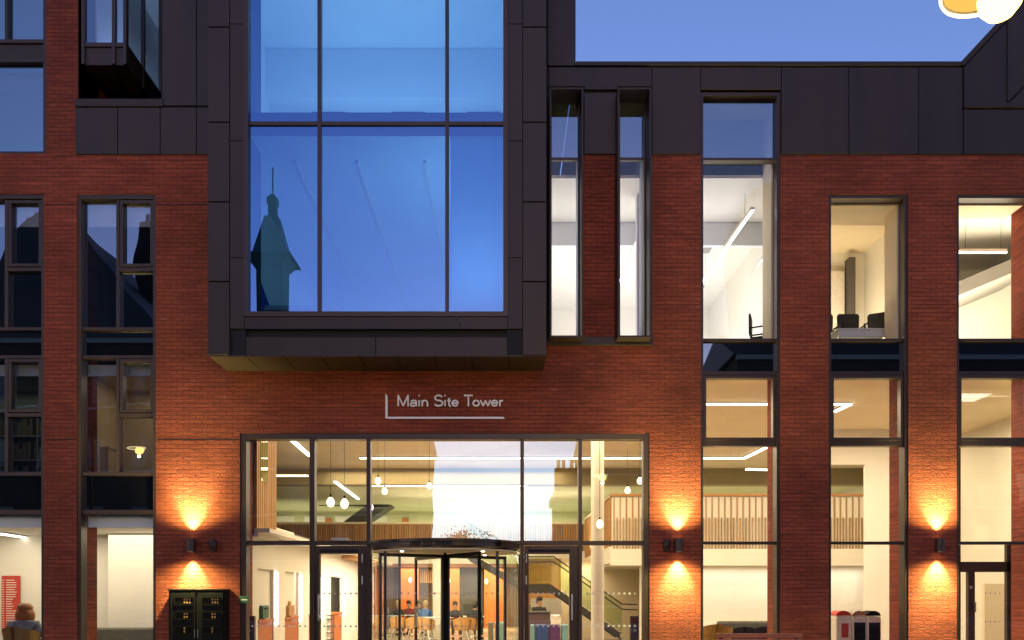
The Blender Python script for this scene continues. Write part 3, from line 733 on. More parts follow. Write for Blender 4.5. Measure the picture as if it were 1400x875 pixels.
# upper stair beyond the balustrade
ST2 = empty('staircase', (-6, 19, 3.3), label='upper flight of dark stairs rising above slatted balustrade to a dark landing', cat='staircase')
def loc2(o): o.location = (6, -19, -3.3)
sy = 19.2
P4 = [(WX(a,sy), WZ(b,sy)) for a, b in ((466,716),(532,676),(580,676))]
m = MB(); m.prism([(P4[0][0],P4[0][1]),(P4[0][0]+.9,P4[0][1]),(P4[1][0]+.2,P4[1][1]-.35),(P4[2][0],P4[2][1]-.35),(P4[2][0],P4[2][1]+.25),(P4[1][0],P4[1][1]+.25)], 19.2, 20.4); loc2(m.build('stringer', 'stringer', ST2))
m = MB()
for off in (.75, .95): m.tube((P4[0][0]-.9,19.1,P4[0][1]+off),(P4[0][0]-.3,19.1,P4[0][1]+off),.02); m.tube((P4[0][0]-.3,19.1,P4[0][1]+off),(P4[1][0],19.1,min(5.25,P4[1][1]+off)),.02)
loc2(m.build('handrail', 'stringer', ST2))

# ------------------------------------------------------------------ lamps
def lstrip(pts, z, w=.07, label='', y_=None):
    o = empty('linear_light', (pts[0][0], pts[0][1], z), label=label, cat='linear light', group='linear lights on the ceilings')
    m = MB()
    for (a, b) in zip(pts[:-1], pts[1:]):
        dx, dy = b[0]-a[0], b[1]-a[1]; l = math.hypot(dx, dy); nx_, ny_ = -dy/l*w/2, dx/l*w/2
        m.prismz([(a[0]-nx_-pts[0][0],a[1]-ny_-pts[0][1]),(b[0]-nx_-pts[0][0],b[1]-ny_-pts[0][1]),(b[0]+nx_-pts[0][0],b[1]+ny_-pts[0][1]),(a[0]+nx_-pts[0][0],a[1]+ny_-pts[0][1])], -.03, 0)
    m.build('diffuser', 'strip', o)
    m = MB()
    for (a, b) in zip(pts[:-1], pts[1:]):
        dx, dy = b[0]-a[0], b[1]-a[1]; l = math.hypot(dx, dy); nx_, ny_ = -dy/l*(w+.03)/2, dx/l*(w+.03)/2
        m.prismz([(a[0]-nx_-pts[0][0],a[1]-ny_-pts[0][1]),(b[0]-nx_-pts[0][0],b[1]-ny_-pts[0][1]),(b[0]+nx_-pts[0][0],b[1]+ny_-pts[0][1]),(a[0]+nx_-pts[0][0],a[1]+ny_-pts[0][1])], .001, .02)
    m.build('housing', 'chrome', o)
    return o
def ceilpt(px, py, z):       # where the sight line through a spot of the facade meets a ceiling of height z
    D = (z-EYE)*F/(CY-py); return ((px-CX)/F*D, D-D0)
zc = HC-.03
lstrip([ceilpt(492,626,zc), ceilpt(878,626,zc)], zc, .09, 'long level light across the hall ceiling above the entrance')
lstrip([ceilpt(399,601,zc), ceilpt(424,623,zc)], zc, .12, 'short slanting light on hall ceiling by the timber corner')
lstrip([ceilpt(965,552,zc), ceilpt(1050,552,zc)], zc, .07, 'level ceiling light seen in small sash right of first wall light')
lstrip([ceilpt(962,626,zc), ceilpt(1018,626,zc), ceilpt(1048,611,zc)], zc, .09, 'bent ceiling light seen below that sash')
lstrip([ceilpt(1120,552,zc), ceilpt(1163,552,zc), ceilpt(1141,562,zc)], zc, .07, 'hooked ceiling light seen between two brick piers')
zg = 5.27
lstrip([ceilpt(376,650,zg), ceilpt(421,650,zg)], zg, .10, 'level light over the gallery left of the upper stairs')
lstrip([ceilpt(458,658,zg), ceilpt(490,682,zg)], zg, .10, 'slanting light over the upper stairs')
lstrip([ceilpt(505,664,zg), ceilpt(720,664,zg)], zg, .06, 'thin level light over the gallery behind the hall')
lstrip([ceilpt(1020,641,zg), ceilpt(1050,642,zg)], zg, .10, 'small ceiling light over gallery seen right of first wall light')
lstrip([ceilpt(0,729,2.88), ceilpt(52,737,2.88)], 2.88, .07, 'upper of two slanting lights over the red panel')
lstrip([ceilpt(0,748,2.88), ceilpt(50,754,2.88)], 2.88, .07, 'lower of two slanting lights over the red panel')
lstrip([ceilpt(124,739,2.88), ceilpt(148,744,2.88)], 2.88, .07, 'short light above lounge sofa, left of black wall cabinet')
# suspended linear lights upstairs
def hang_light(a, b, z, zc_, label):
    o = empty('pendant_light_bar', (a[0], a[1], z), label=label, cat='light bar', group='suspended light bars upstairs')
    ax, ay = 0, 0; bx_, by_ = b[0]-a[0], b[1]-a[1]
    l = math.hypot(bx_, by_); nx_, ny_ = -by_/l*.035, bx_/l*.035
    m = MB(); m.prismz([(-nx_,-ny_),(bx_-nx_,by_-ny_),(bx_+nx_,by_+ny_),(nx_,ny_)], 0, .06); m.build('housing', 'paper', o)
    m = MB(); m.prismz([(-nx_*.7,-ny_*.7),(bx_-nx_*.7,by_-ny_*.7),(bx_+nx_*.7,by_+ny_*.7),(nx_*.7,ny_*.7)], -.012, -.001); m.build('diffuser', 'strip_cool', o)
    m = MB()
    for f in (.12, .88): m.tube((bx_*f,by_*f,.06),(bx_*f,by_*f,zc_-z),.004, n=5)
    m.build('cable', 'stringer', o)
def at(px, py, z): D = (z-EYE)*F/(CY-py); return ((px-CX)/F*D, D-D0)
hang_light(at(1029,287,8.95), at(957,390,8.95), 8.95, 9.5, 'suspended light bar in the upper room behind the tall window')
hang_light(at(1043,355,8.95), at(975,450,8.95), 8.95, 9.5, 'second suspended light bar lower in the tall window')
hang_light(at(884,300,8.95), at(848,385,8.95), 8.95, 9.5, 'suspended light bar seen in the second narrow hooded window')
hang_light(at(1312,345,8.6), at(1376,345,8.6), 8.6, 9.35, 'level light bar in the upper room beside the right edge')

def pendant(px, py, D, ztop, label, s=1.0):
    X, Z, Y = (px-CX)/F*D, EYE+(CY-py)/F*D, D-D0
    o = empty('pendant_lamp', (X, Y, Z), label=label, cat='pendant lamp', group='glowing pendant lamps in the hall')
    m = MB(); m.tube((0,0,.16*s),(0,0,ztop-Z),.006, n=6); m.build('cord', 'stringer', o)
    m = MB(); m.tube((0,0,.10*s),(0,0,.17*s),.028*s,.02*s); m.build('socket', 'black', o)
    m = MB(); m.lathe([(.001,-.12*s),(.05*s,-.105*s),(.085*s,-.05*s),(.09*s,0),(.065*s,.06*s),(.03*s,.10*s)], n=16); m.build('glass_shade', 'bulb', o, smooth=True)
pl = [(517,657,21,'upper pendant left of the bright reflection'),(526,671,21.5,'pendant just below the upper one by second mullion'),
      (587,664,22.5,'pendant standing alone in the wide middle pane'),(452,686,23,'left of two large pendants beside upper stairs'),
      (471,688,23,'right of two large pendants beside upper stairs'),(506,693,19,'pendant low beside the second mullion'),
      (858,670,22,'pendant right of the white column'),(875,657,21,'pendant close to right jamb of the entrance'),
      (820,716,18.2,'low pendant in front of the white column')]
for i, (a, b, D, lb) in enumerate(pl): pendant(a, b, D, HC-.01 if D < 28 else 5.3, lb, 1.25 if i in (3,4) else .85)
pendant(361, 771, 20, 2.8, 'large low pendant over the service counters', 1.6)
# ceiling wires with small white blocks in tower room
for px in (498, 560):
    D = 18.0; X, Z = (px-CX)/F*D, EYE+(CY-274)/F*D
    o = empty('hanging_sensor', (X, D-D0, Z), label='small white block on thin wire, %s of the two in tower window' % ('left' if px < 520 else 'right'), cat='hanging sensor')
    m = MB(); m.box(-.03,.03,-.03,.03,-.06,.06); m.build('sensor_body', 'paper', o); 
    m = MB(); m.tube((0,0,.06),(0,0,9.55-Z),.004,n=5); m.build('wire', 'paper', o)

# wall lights (up and down)
WL = None
for i, (px, lb) in enumerate(((264,'bronze up and down wall light above the black cabinet'),(926,'bronze up and down wall light right of the entrance'),(1280.5,'bronze up and down wall light on the far right brick pier'))):
    X, Z = WX(px), WZ(746)
    if WL is None:
        o = empty('wall_light', (X, 0, Z), label=lb, cat='wall light', group='wall lights on the brick')
        m = MB(); m.lathe([(.05,-.12),(.078,-.12),(.078,.12),(.05,.12),(.05,-.12)], (0,-.12,0), n=28); m.build('lamp_body', 'frame', o, smooth=True)
        m = MB(); m.box(-.03,.03,-.06,-.001,-.04,.04); m.build('wall_bracket', 'frame', o)
        for s in (-1, 1):
            m = MB(); m.tube((0,-.12,s*.105),(0,-.12,s*.11),.048,n=20); m.build('lens', 'ledslot', o)
        WL = o
    else: copy_tree(WL, (X,0,Z), 0, lb)
    for s in (-1, 1):
        l = bpy.data.lights.new('wall_beam', 'SPOT'); l.energy = 360; l.color = (1,.97,.40); l.spot_size = R(70); l.spot_blend = .85; l.shadow_soft_size = .02
        lo = bpy.data.objects.new('wall_beam', l); C.objects.link(lo); lo.location = (X, -.13, Z+s*.125)
        lo.rotation_euler = (R(0 if s < 0 else 180) + R(4 if s < 0 else -4)*1, 0, 0)
        # wide weak spill of the same fitting
        l = bpy.data.lights.new('wall_spill', 'SPOT'); l.energy = 175; l.color = (1,.93,.30); l.spot_size = R(150); l.spot_blend = 1; l.shadow_soft_size = .05
        lo = bpy.data.objects.new('wall_spill', l); C.objects.link(lo); lo.location = (X, -.42, Z+s*.14); lo.rotation_euler = (R(0 if s < 0 else 180), 0, 0)
for px, lb in ((292.5,'small round ribbed sounder beside the wall light over the cabinet'),(911,'small ribbed sounder left of wall light by entrance')):
    o = empty('alarm_sounder', (WX(px), 0, WZ(746)), label=lb, cat='alarm sounder', group='small ribbed sounders on the brick')
    m = MB(); m.lathe([(.001,-.11),(.05,-.105),(.068,-.07),(.07,0),(.068,.07),(.05,.105),(.001,.11)], (0,-.06,0), n=20); m.build('sounder_body', 'frame', o, smooth=True)
    m = MB()
    for k in range(5): m.box(-.045,.045,-.136,-.126,-.05+k*.024,-.042+k*.024)
    m.box(-.02,.02,-.03,-.001,-.05,.05); m.build('grille', 'black', o)

# street lanterns
def lantern(loc_, post_dx, label, h, en=240):
    o = empty('street_lamp', (loc_[0]+post_dx, loc_[1], 0), label=label, cat='street lamp', group='street lamps outside the building')
    dx = -post_dx
    m = MB(); m.tube((0,0,.12),(0,0,1.1),.085,.075,16); m.tube((0,0,1.1),(0,0,h+.75),.055,.04,14); m.tube((0,0,.0),(0,0,.12),.16,.12,16); m.ball((0,0,h+.78),.05)
    m.build('post', 'black', o, smooth=True)
    m = MB(); pts = [(dx*t, 0, h+.62+.12*math.sin(math.pi*t)) for t in [k/8 for k in range(9)]]
    for a, b in zip(pts[:-1], pts[1:]): m.tube(a, b, .022)
    m.tube(pts[-1], (dx,0,h+.38), .02); m.build('bracket', 'black', o, smooth=True)
    m = MB(); m.lathe([(.02,.42),(.05,.40),(.06,.30),(.10,.24),(.12,.17),(.24,.10),(.25,.085),(.235,.085),(.11,.15),(.02,.3)], (dx,0,h), n=32); m.build('lamp_hood', 'black', o, smooth=True)
    m = MB(); m.lathe([(.232,.088),(.16,.105),(.10,.13),(.001,.14)], (dx,0,h), n=32); m.build('lamp_reflector', 'shade_glow', o, smooth=True)
    m = MB(); m.lathe([(.243,.088),(.25,.075),(.243,.06),(.232,.075),(.243,.088)], (dx,0,h), n=40); m.build('lamp_rim', 'rim_glow', o, smooth=True)
    m = MB(); m.lathe([(.03,.13),(.10,.08),(.125,.02),(.115,-.04),(.075,-.09),(.001,-.115)], (dx+.09,0,h), n=32); m.build('bulb', 'street', o, smooth=True)
    l = bpy.data.lights.new('street_glow', 'POINT'); l.energy = en; l.color = (1,.70,.26); l.shadow_soft_size = .03
    lo = bpy.data.objects.new('street_glow', l); C.objects.link(lo); lo.location = (loc_[0]+.09, loc_[1], h-.16)
lantern((2.92,-10.0), 1.3, 'glowing street lantern hanging in the top corner against the sky', 5.12)
lantern((-10.1,-7.25), -1.2, 'glowing street lantern mirrored in the left windows', 5.45, 100)

# ------------------------------------------------------------------ sign
SG = empty('building_sign', (WX(608), 0, WZ(556)), label='Main Site Tower sign of pale raised letters over an angled rule', cat='sign')
def arcp(cx, cy_, rx_, ry_, a0, a1, n=14): return [(cx+rx_*math.cos(R(a0+(a1-a0)*k/n)), cy_+ry_*math.sin(R(a0+(a1-a0)*k/n))) for k in range(n+1)]
XH = .54; T_ = .062      # x-height and half stroke in cap heights
def glyph(ch):           # strokes in cap-height units; returns strokes, advance
    if ch == 'M': return [[(.06,0),(.06,1)],[(.06,.97),(.40,.04)],[(.40,.04),(.74,.97)],[(.74,1),(.74,0)]], .86
    if ch == 'a': return [arcp(.27,.37,.19,.15,160,20,8)+[(.45,.10),(.47,0.02)], arcp(.22,.155,.17,.135,60,330,14)+[(.42,.14)], [(.45,.33),(.30,.30),(.2,.285)]], .56
    if ch == 'i': return [[(.08,0),(.08,.54)],[(.08,.88),(.08,1.0)]], .225
    if ch == 'n': return [[(.07,0),(.07,.54)], [(.07,.33)]+arcp(.25,.31,.175,.20,150,0,8)+[(.425,0)]], .55
    if ch == 'S': return [arcp(.34,.735,.25,.225,25,265,14)+arcp(.34,.27,.28,.235,75,-155,14)], .70
    if ch == 't': return [[(.13,.70),(.13,.14)]+arcp(.22,.13,.09,.11,180,290,5), [(.01,.505),(.25,.505)]], .28
    if ch == 'e': return [[(.07,.28),(.47,.28)]+arcp(.27,.27,.20,.235,10,325,18)], .56
    if ch == 'T': return [[(.02,.955),(.62,.955)],[(.32,.93),(.32,0)]], .58
    if ch == 'o': return [arcp(.27,.27,.205,.235,0,360,22)], .55
    if ch == 'w': return [[(.02,.54),(.19,.03)],[(.19,.03),(.36,.50)],[(.36,.50),(.53,.03)],[(.53,.03),(.70,.54)]], .72
    if ch == 'r': return [[(.07,0),(.07,.54)], [(.07,.30)]+arcp(.22,.30,.15,.195,150,75,5)], .30
    return [], .30
text = 'Main Site Tower'; adv = []; tot = 0
for c_ in text: adv.append(tot); tot += glyph(c_)[1]
capz = (WZ(540.5)-WZ(556)); sxx = (WX(688)-WX(543.5))/tot; X0 = WX(608); Z0 = WZ(556); xl = WX(543.5)-X0
for c_, a_ in zip(text, adv):
    st = glyph(c_)[0]
    if not st: continue
    m = MB(); kk = 0
    for pl_ in st:
        pl_ = [(xl+(a_+x)*sxx, z*capz) for x, z in pl_]; hw_ = T_*capz*1.05
        for p, q in zip(pl_[:-1], pl_[1:]):
            dx_, dz_ = q[0]-p[0], q[1]-p[1]; l_ = math.hypot(dx_, dz_)
            if l_ < 1e-6: continue
            ux_, uz_ = dx_/l_, dz_/l_; e_ = hw_*.35 if len(pl_) > 2 else 0
            p2 = (p[0]-ux_*e_, p[1]-uz_*e_); q2 = (q[0]+ux_*e_, q[1]+uz_*e_)
            m.prism([(p2[0]-uz_*hw_, p2[1]+ux_*hw_),(q2[0]-uz_*hw_, q2[1]+ux_*hw_),(q2[0]+uz_*hw_, q2[1]-ux_*hw_),(p2[0]+uz_*hw_, p2[1]-ux_*hw_)], -.042-kk*.0002, -.012); kk += 1
    m.build('letter', 'letter', SG)
m = MB(); X0 = WX(608); Z0 = WZ(556)
a, b = WX(527.3)-X0, WX(530.3)-X0
m.prism([(a, WZ(572.5)-Z0),(b, WZ(572.5)-Z0),(b, WZ(542)-Z0),(a, WZ(538.5)-Z0)], -.04, -.012)
m.prism([(b, WZ(573)-Z0),(WX(690)-X0, WZ(573)-Z0),(WX(688.5)-X0, WZ(570.5)-Z0),(b, WZ(570.5)-Z0)], -.04, -.012)
m.build('angled_rule', 'letter', SG)

# black cabinet on the wall
cx0, cx1, cz1 = WX(230,-.25), WX(307.5,-.25), WZ(806,-.25)
CB = empty('wall_cabinet', ((cx0+cx1)/2, -.13, 0), label='black metal wall cabinet with small barred openings under the left wall light', cat='cabinet')
hw = (cx1-cx0)/2
m = MB(); m.box(-hw, hw, -.10, .12, .25, cz1-.02); m.box(-hw-.015, hw+.015, -.125, .128, cz1-.02, cz1+.01); m.build('cabinet_body', 'black', CB, bevel=.006)
for s in (-1, 1):
    x0, x1 = (s*hw*.04, s*hw*.94); x0, x1 = min(x0,x1), max(x0,x1)
    m = MB(); frame_w = .04
    m.box(x0, x1, -.118, -.101, .3, cz1-.06)
    dd = m.build('cabinet_door', 'black', CB, bevel=.004)
    for r_, zz in enumerate((cz1-.27, cz1-.53, cz1-.79, cz1-1.05)):
        m = MB(); 
        ox0, ox1 = x0+.07, x1-.05
        m.box(ox0, ox1, -.135, -.119, zz-.015, zz); m.box(ox0, ox1, -.135, -.119, zz+.12, zz+.135)
        m.box(ox0, ox0+.02, -.135, -.119, zz, zz+.12)
        for k in range(8): m.box(ox0+.22*0+.03+k*.045, ox0+.036+k*.045, -.133, -.119, zz, zz+.12)
        m.build('vent_frame', 'black', dd)
        if r_ < 3:
            m = MB()
            for k in range(3-r_ if r_ < 2 else 1):
                for j in range(2): m.box(ox1-.16+k*.048, ox1-.125+k*.048, -.124, -.119, zz+.02+j*.055, zz+.055+j*.055)
            m.build('label_cards', 'tan', dd)
    m = MB(); m.box(s*.03-.008, s*.03+.008, -.14, -.118, .75, .9); m.build('cabinet_handle', 'chrome', dd)

# small green plate, access posts
o = empty('green_plate', (WX(337,.1), .0, WZ(820)), label='small dark green push plate on the left jamb of the entrance', cat='push plate')
m = MB(); m.box(-.085,.085,-.02,.019,-.065,.065); m.build('plate', 'signgreen', o, bevel=.006)
m = MB(); m.box(-.055,.055,-.024,-.0205,-.01,.01); m.build('plate_mark', 'paper', o)
for px, lb in ((343,'maroon card reader post inside the left pane of the entrance'),(867,'maroon card reader post inside the right pane of the entrance')):
    y = .6; o = empty('card_reader_post', (WX(px,y), y, .02), label=lb, cat='card reader post', group='card reader posts at the entrance')
    m = MB(); m.box(-.08,.08,-.05,.05,0,WZ(842,y)-.02); m.build('post', 'brownlam', o, bevel=.01)
    m = MB(); m.box(-.045,.045,-.07,-.051,.93,1.07); m.build('reader', 'maroon', o, bevel=.006); m = MB(); m.box(-.06,.06,-.075,-.051,.76,.90); m.build('button_plate', 'purple', o, bevel=.006)
    m = MB(); m.box(-.03,.03,-.078,-.0755,.80,.86); m.build('button_mark', 'chrome', o)

# ------------------------------------------------------------------ furniture kinds
def tub_chair(loc_, rz, label, mat='tan', cat='chair', group='tub chairs in the hall', s=1.0):
    o = empty('tub_chair', loc_, rz, label, cat, group)
    m = MB(); n = 18
    prof = []
    for k in range(n+1):
        t = R(-115+230*k/n); h = .80-.16*abs(math.sin(t/2*1.1))**1.5
        prof.append((t, h))
    for k in range(n):
        (t0,h0),(t1,h1) = prof[k], prof[k+1]
        def P(t, r, z): return (r*math.sin(t)*1.0, r*math.cos(t)*.92, z)
        vs = [P(t0,.26,.40),P(t1,.26,.40),P(t1,.31,h1),P(t0,.31,h0),P(t0,.22,.42),P(t1,.22,.42),P(t1,.27,h1-.01),P(t0,.27,h0-.01)]
        m.add(vs, [(0,1,2,3),(5,4,7,6),(3,2,6,7),(1,0,4,5),(0,3,7,4),(2,1,5,6)])
    m.build('backrest', mat, o, smooth=True)
    m = MB(); m.tube((0,-.02,.38),(0,-.02,.46),.235,.225,20); m.build('seat', mat, o, smooth=True)
    for sx_ in (-1,1):
        for sy_ in (-1,1):
            m = MB(); m.tube((sx_*.13,sy_*.13,.38),(sx_*.24,sy_*.22,0),.012,.010,8); m.build('leg', 'chrome', o)
    o.scale = (s,s,s); return o
def cafe_table(loc_, label, mat='blue_tbl', w=.8):
    o = empty('cafe_table', loc_, 0, label, 'table', 'cafe tables in the hall')
    m = MB(); m.box(-w/2,w/2,-w/2,w/2,.72,.75); m.build('tabletop', mat, o, bevel=.008)
    m = MB(); m.tube((0,0,.03),(0,0,.72),.035,n=12); m.build('pedestal', 'chrome', o, smooth=True)
    m = MB(); m.tube((0,0,0),(0,0,.03),.26,.24,24); m.build('foot', 'chrome', o, smooth=True); return o
def office_chair(loc_, rz, label):
    o = empty('meeting_chair', loc_, rz, label, 'chair', 'meeting room chairs')
    m = MB(); m.box(-.23,.23,-.22,.22,.43,.49); m.build('seat', 'darkfab', o, bevel=.025)
    m = MB(); m.prism([(-.22,.55),(.22,.55),(.235,.92),(.20,.97),(-.20,.97),(-.235,.92)], .22, .26); m.build('backrest', 'darkfab', o, bevel=.015)
    for s in (-1,1):
        m = MB(); m.tube((s*.25,.20,.44),(s*.25,.24,.66),.012); m.tube((s*.25,.24,.66),(s*.26,-.12,.67),.016); m.tube((s*.26,-.12,.67),(s*.25,-.18,.44),.012); m.build('armrest', 'black', o, smooth=True)
        for t in (-1,1):
            m = MB(); m.tube((s*.2,t*.18,.43),(s*.24,t*.24,0),.013); m.build('leg', 'chrome', o, smooth=True)
    return o
def sofa(loc_, rz, label, mat, w=1.8, s=1.0):
    o = empty('sofa', loc_, rz, label, 'sofa', 'lounge sofas')
    m = MB(); m.box(-w/2,w/2,-.38,.38,.1,.42); m.build('seat', mat, o, bevel=.04)
    m = MB(); m.box(-w/2,w/2,.2,.38,.42,.80); m.build('backrest', mat, o, bevel=.05)
    for s_ in (-1,1):
        m = MB(); m.box(s_*w/2-.001 if s_ > 0 else -w/2-.12, w/2+.12 if s_ > 0 else -w/2+.001, -.38,.38,.1,.6); m.build('armrest', mat, o, bevel=.04)
        for t in (-1,1):
            m = MB(); m.tube((s_*(w/2-.08),t*.3,.1),(s_*(w/2-.08),t*.3,0),.02,n=8); m.build('leg', 'black', o)
    return o
# ---- people
def skinmesh(name, chains, mat, parent, sub=2):
    """chains: list of (points with radii). Connected when they share the first point of another chain."""
    me = bpy.data.meshes.new(name); vs = []; es = []; rs = []; roots = []
    idx = {}
    for ch in chains:
        prev = None
        for k, (p, r) in enumerate(ch):
            key = tuple(round(c, 4) for c in p)
            if key in idx: i = idx[key]
            else:
                i = len(vs); vs.append(p); rs.append(r); idx[key] = i
                if k == 0: roots.append(i)
            if prev is not None and prev != i: es.append((prev, i))
            prev = i
    me.from_pydata(vs, es, [])
    me.materials.append(M[mat] if isinstance(mat, str) else mat)
    o = bpy.data.objects.new(name, me); C.objects.link(o); o.parent = parent
    mo = o.modifiers.new('skin', 'SKIN')
    sk = me.skin_vertices[0].data if len(me.skin_vertices) else None
    if sk is None:
        return o
    for i, r in enumerate(rs):
        sk[i].radius = r if hasattr(r, '__len__') else (r, r); sk[i].use_root = i in roots
    mo.use_smooth_shade = True
    s2 = o.modifiers.new('sub', 'SUBSURF'); s2.levels = sub; s2.render_levels = sub
    return o
def person(loc_, rz, label, top='darkfab', hair='hairdk', trousers='darkfab', long_hair=False, seat=.46, lean=.06, look=0):
    o = empty('person', loc_, rz, label, 'person')
    # seated figure facing -Y, hips at seat height
    z = seat
    hip = (0,.02,z+.09); w1 = (0,.03+lean*.2,z+.26); ch = (0,.02,z+.43); nk = (0,-.0-lean*.6,z+.57); hb = (0,-.02-lean,z+.65); ht = (0,-.02-lean,z+.76)
    body = [[(hip,(.15,.11)),(w1,(.115,.085)),(ch,(.12,.075)),(nk,(.052,.052)),(hb,(.07,.08)),(ht,(.078,.095)),((0,-.02-lean,z+.83),(.05,.06))]]
    for s in (-1,1):
        body.append([(ch,(.12,.075)),((s*.19,.02,z+.47),.05),((s*.235,-.03,z+.24),.046),((s*.17,-.25,z+.26),.036),((s*.14,-.33,z+.275),.028)])
        body.append([(hip,(.15,.11)),((s*.10,-.08,z+.08),.095),((s*.12,-.42,z+.07),.066),((s*.13,-.40,.12),.042),((s*.13,-.52,.04),.036)])
        for k in range(4):
            fx = s*(.14-.03+.02*k); body.append([((fx,-.33,z+.28),.010),((fx,-.385,z+.285),.009),((fx-.002*s,-.41+(.008 if k in (0,3) else 0),z+.268),.007)])
        body.append([((s*.115,-.31,z+.28),.011),((s*.085,-.345,z+.285),.009),((s*.08,-.37,z+.28),.008)])
    b = skinmesh('body', body, 'skin', o)
    m = MB(); m.ball((0,-.02-lean-.098,z+.72),.011,.018,.018,8,6)
    for s in (-1,1): m.ball((s*.082,-.01-lean,z+.725),.010,.02,.028,8,6)
    m.build('face_features', 'skin', o, smooth=True)
    m = MB()
    for s in (-1,1): m.ball((s*.03,-.02-lean-.083,z+.745),.010,.008,.007,8,6)
    m.build('eyes', 'black', o, smooth=True)
    shirt = [[(hip,(.17,.13)),(w1,(.15,.125)),(ch,(.185,.145)),((0,.0-lean*.2,z+.50),(.135,.115)),((0,-lean*.5,z+.565),(.072,.072))]]
    for s in (-1,1): shirt.append([(ch,(.185,.145)),((s*.195,.02,z+.475),.076),((s*.24,-.03,z+.24),.058),((s*.175,-.24,z+.26),.045)])
    skinmesh('jumper', shirt, top, o)
    tr = [[((0,.02,z+.10),(.16,.12)),((0,.03,z+.16),(.15,.11))]]
    for s in (-1,1): tr.append([((0,.02,z+.10),(.16,.12)),((s*.10,-.08,z+.085),.105),((s*.12,-.42,z+.075),.075),((s*.13,-.40,.14),.052)])
    skinmesh('trousers', tr, trousers, o)
    m = MB()
    for s in (-1,1): m.ball((s*.13,-.47,.04),.05,.12,.045,12,8)
    m.build('shoes', 'black', o, smooth=True)
    hc = (0,-.005-lean,z+.765)
    m = MB(); m.ball(hc,.098,.108,.105,16,10); m.ball((0,.045-lean,z+.70),.085,.07,.10,14,8)
    if long_hair:
        m.ball((0,.07-lean,z+.63),.13,.085,.17,14,8); m.ball((-.09,.02-lean,z+.62),.055,.08,.14,12,8); m.ball((.09,.02-lean,z+.63),.055,.08,.14,12,8); m.ball((0,.03-lean,z+.78),.12,.12,.10,14,8)
    h = m.build('hair', hair, o, smooth=True)
    rm = h.modifiers.new('merge', 'REMESH'); rm.mode = 'VOXEL'; rm.voxel_size = .012; rm.use_smooth_shade = True
    return o
M['hairdk'] = pmat('dark_hair', (.02,.014,.01), .5, 0, .3, 20, bump=.6, bscale=90, stretch=(3,3,.4))
M['auburn'] = pmat('auburn_hair', (.40,.15,.035), .55, 0, .35, 18, bump=.8, bscale=80, stretch=(3,3,.4))
M['greyblue'] = pmat('blue_grey_knit', (.24,.29,.33), .9, 0, .3, 14, bump=.6, bscale=120)
M['bluetop'] = pmat('blue_cotton', (.03,.14,.48), .85, 0, .1, 8)
M['fair'] = pmat('fair_hair', (.45,.33,.18), .5, 0, .2, 20)
M['redtop'] = pmat('dull_red_cotton', (.25,.05,.04), .85, 0, .1, 8)

# woman in the first window
wx, wy = WX(25, 1.0), 1.0
person((wx, wy+.2, .02), R(180), 'person with auburn hair and blue grey jumper seen from behind in the first window', 'greyblue', 'auburn', 'darkfab', True, .47, .05).scale = (1.28,1.15,1.0)
tub_chair((wx, wy+.2-.08, .02), R(180), 'mustard tub chair under the person in the first window', 'mustard', s=1.12)
cafe_table((wx+.1, wy+1.05, .02), 'pale table in front of the person in the first window', 'paper')
# red board
o = empty('notice_board', (WX(13,4.1), 4.17, WZ(826,4.1)), label='tall red notice board with rows of pale lettering', cat='notice board')
bw_, bh = .21, .66
m = MB(); m.box(-bw_,bw_,-.03,0,-bh,bh); m.build('board', 'red', o)
m = MB()
for k in range(22):
    z = bh-.10-k*.055
    m.box(-bw_+.02,-bw_+.06,-.034,-.031,z-.012,z+.006); m.box(-.10,-.10+random.uniform(.12,.26),-.034,-.031,z-.012,z+.006)
m.build('printed_rows', 'paper', o)
sofa((WX(170,2.6), 2.6, .02), 0, 'long grey sofa in the second window below the bare wall', 'greyfab', 1.9)
# small items in the L window
o = empty('wall_phone', (WX(124,2), 2.0, WZ(828,2)), label='small black handset beside the brick jamb in the second window', cat='handset')
m = MB(); m.tube((0,0,-.12),(0,0,.12),.035,.03,10); m.build('handset', 'black', o, smooth=True); m = MB(); m.box(-.02,.02,0,.03,-.9,-.12); m.build('handset_stand', 'black', o)
m = MB(); m.box(WX(148,3.6), -4.99, 3.6, 3.7, .02, 2.9); m.build('room_wall', 'white', B)

# cafe in the hall
def spot_(px, D): return ((px-CX)/F*D, D-D0, .02)
ct = [(527,31,'pale blue cafe table at left of the revolving door drum'),(563,32,'pale blue cafe table behind the left drum glass'),(590,28.5,'pale blue cafe table next to the cream column'),(640,30,'pale blue cafe table between two people in dark tops')]
for px, D, lb in ct: cafe_table(spot_(px, D), lb, w=1.15)
cc = [(520,29,0.2,'tan tub chair at the left edge of the drum'),(545,28,3.0,'tan tub chair left of the thin drum post'),(566,27.5,3.3,'tan tub chair in the middle of the left drum glass'),(583,27,2.7,'tan tub chair by the cream column'),
      (632,26.5,3.14,'large tan tub chair in front of person in dark top'),(645,27,2.6,'tan tub chair nearest the black centre post on its right'),(482,30,2.4,'tan tub chair seen through the left swing door')]
for px, D, rz, lb in cc: tub_chair(spot_(px, D), rz, lb, s=1.0 if px != 482 else 1.1)
for px, D, rz, top, hair, lb in ((543,31.5,.4,'darkfab','fair','person in dark top seated left behind the drum glass'),(560,32.5,-.3,'redtop','hairdk','person in dull red top at a blue table'),
        (573,33,.1,'darkfab','hairdk','person in black with dark hair left of the one in blue'),(581,30.5,2.9,'bluetop','fair','person in bright blue top with fair hair'),
        (622,28.5,.2,'darkfab','hairdk','person in black facing out, right of the centre post'),(649,27.6,2.9,'darkfab','hairdk','person in black with back turned at the right drum glass')):
    person(spot_(px, D), rz, lb, top, hair)
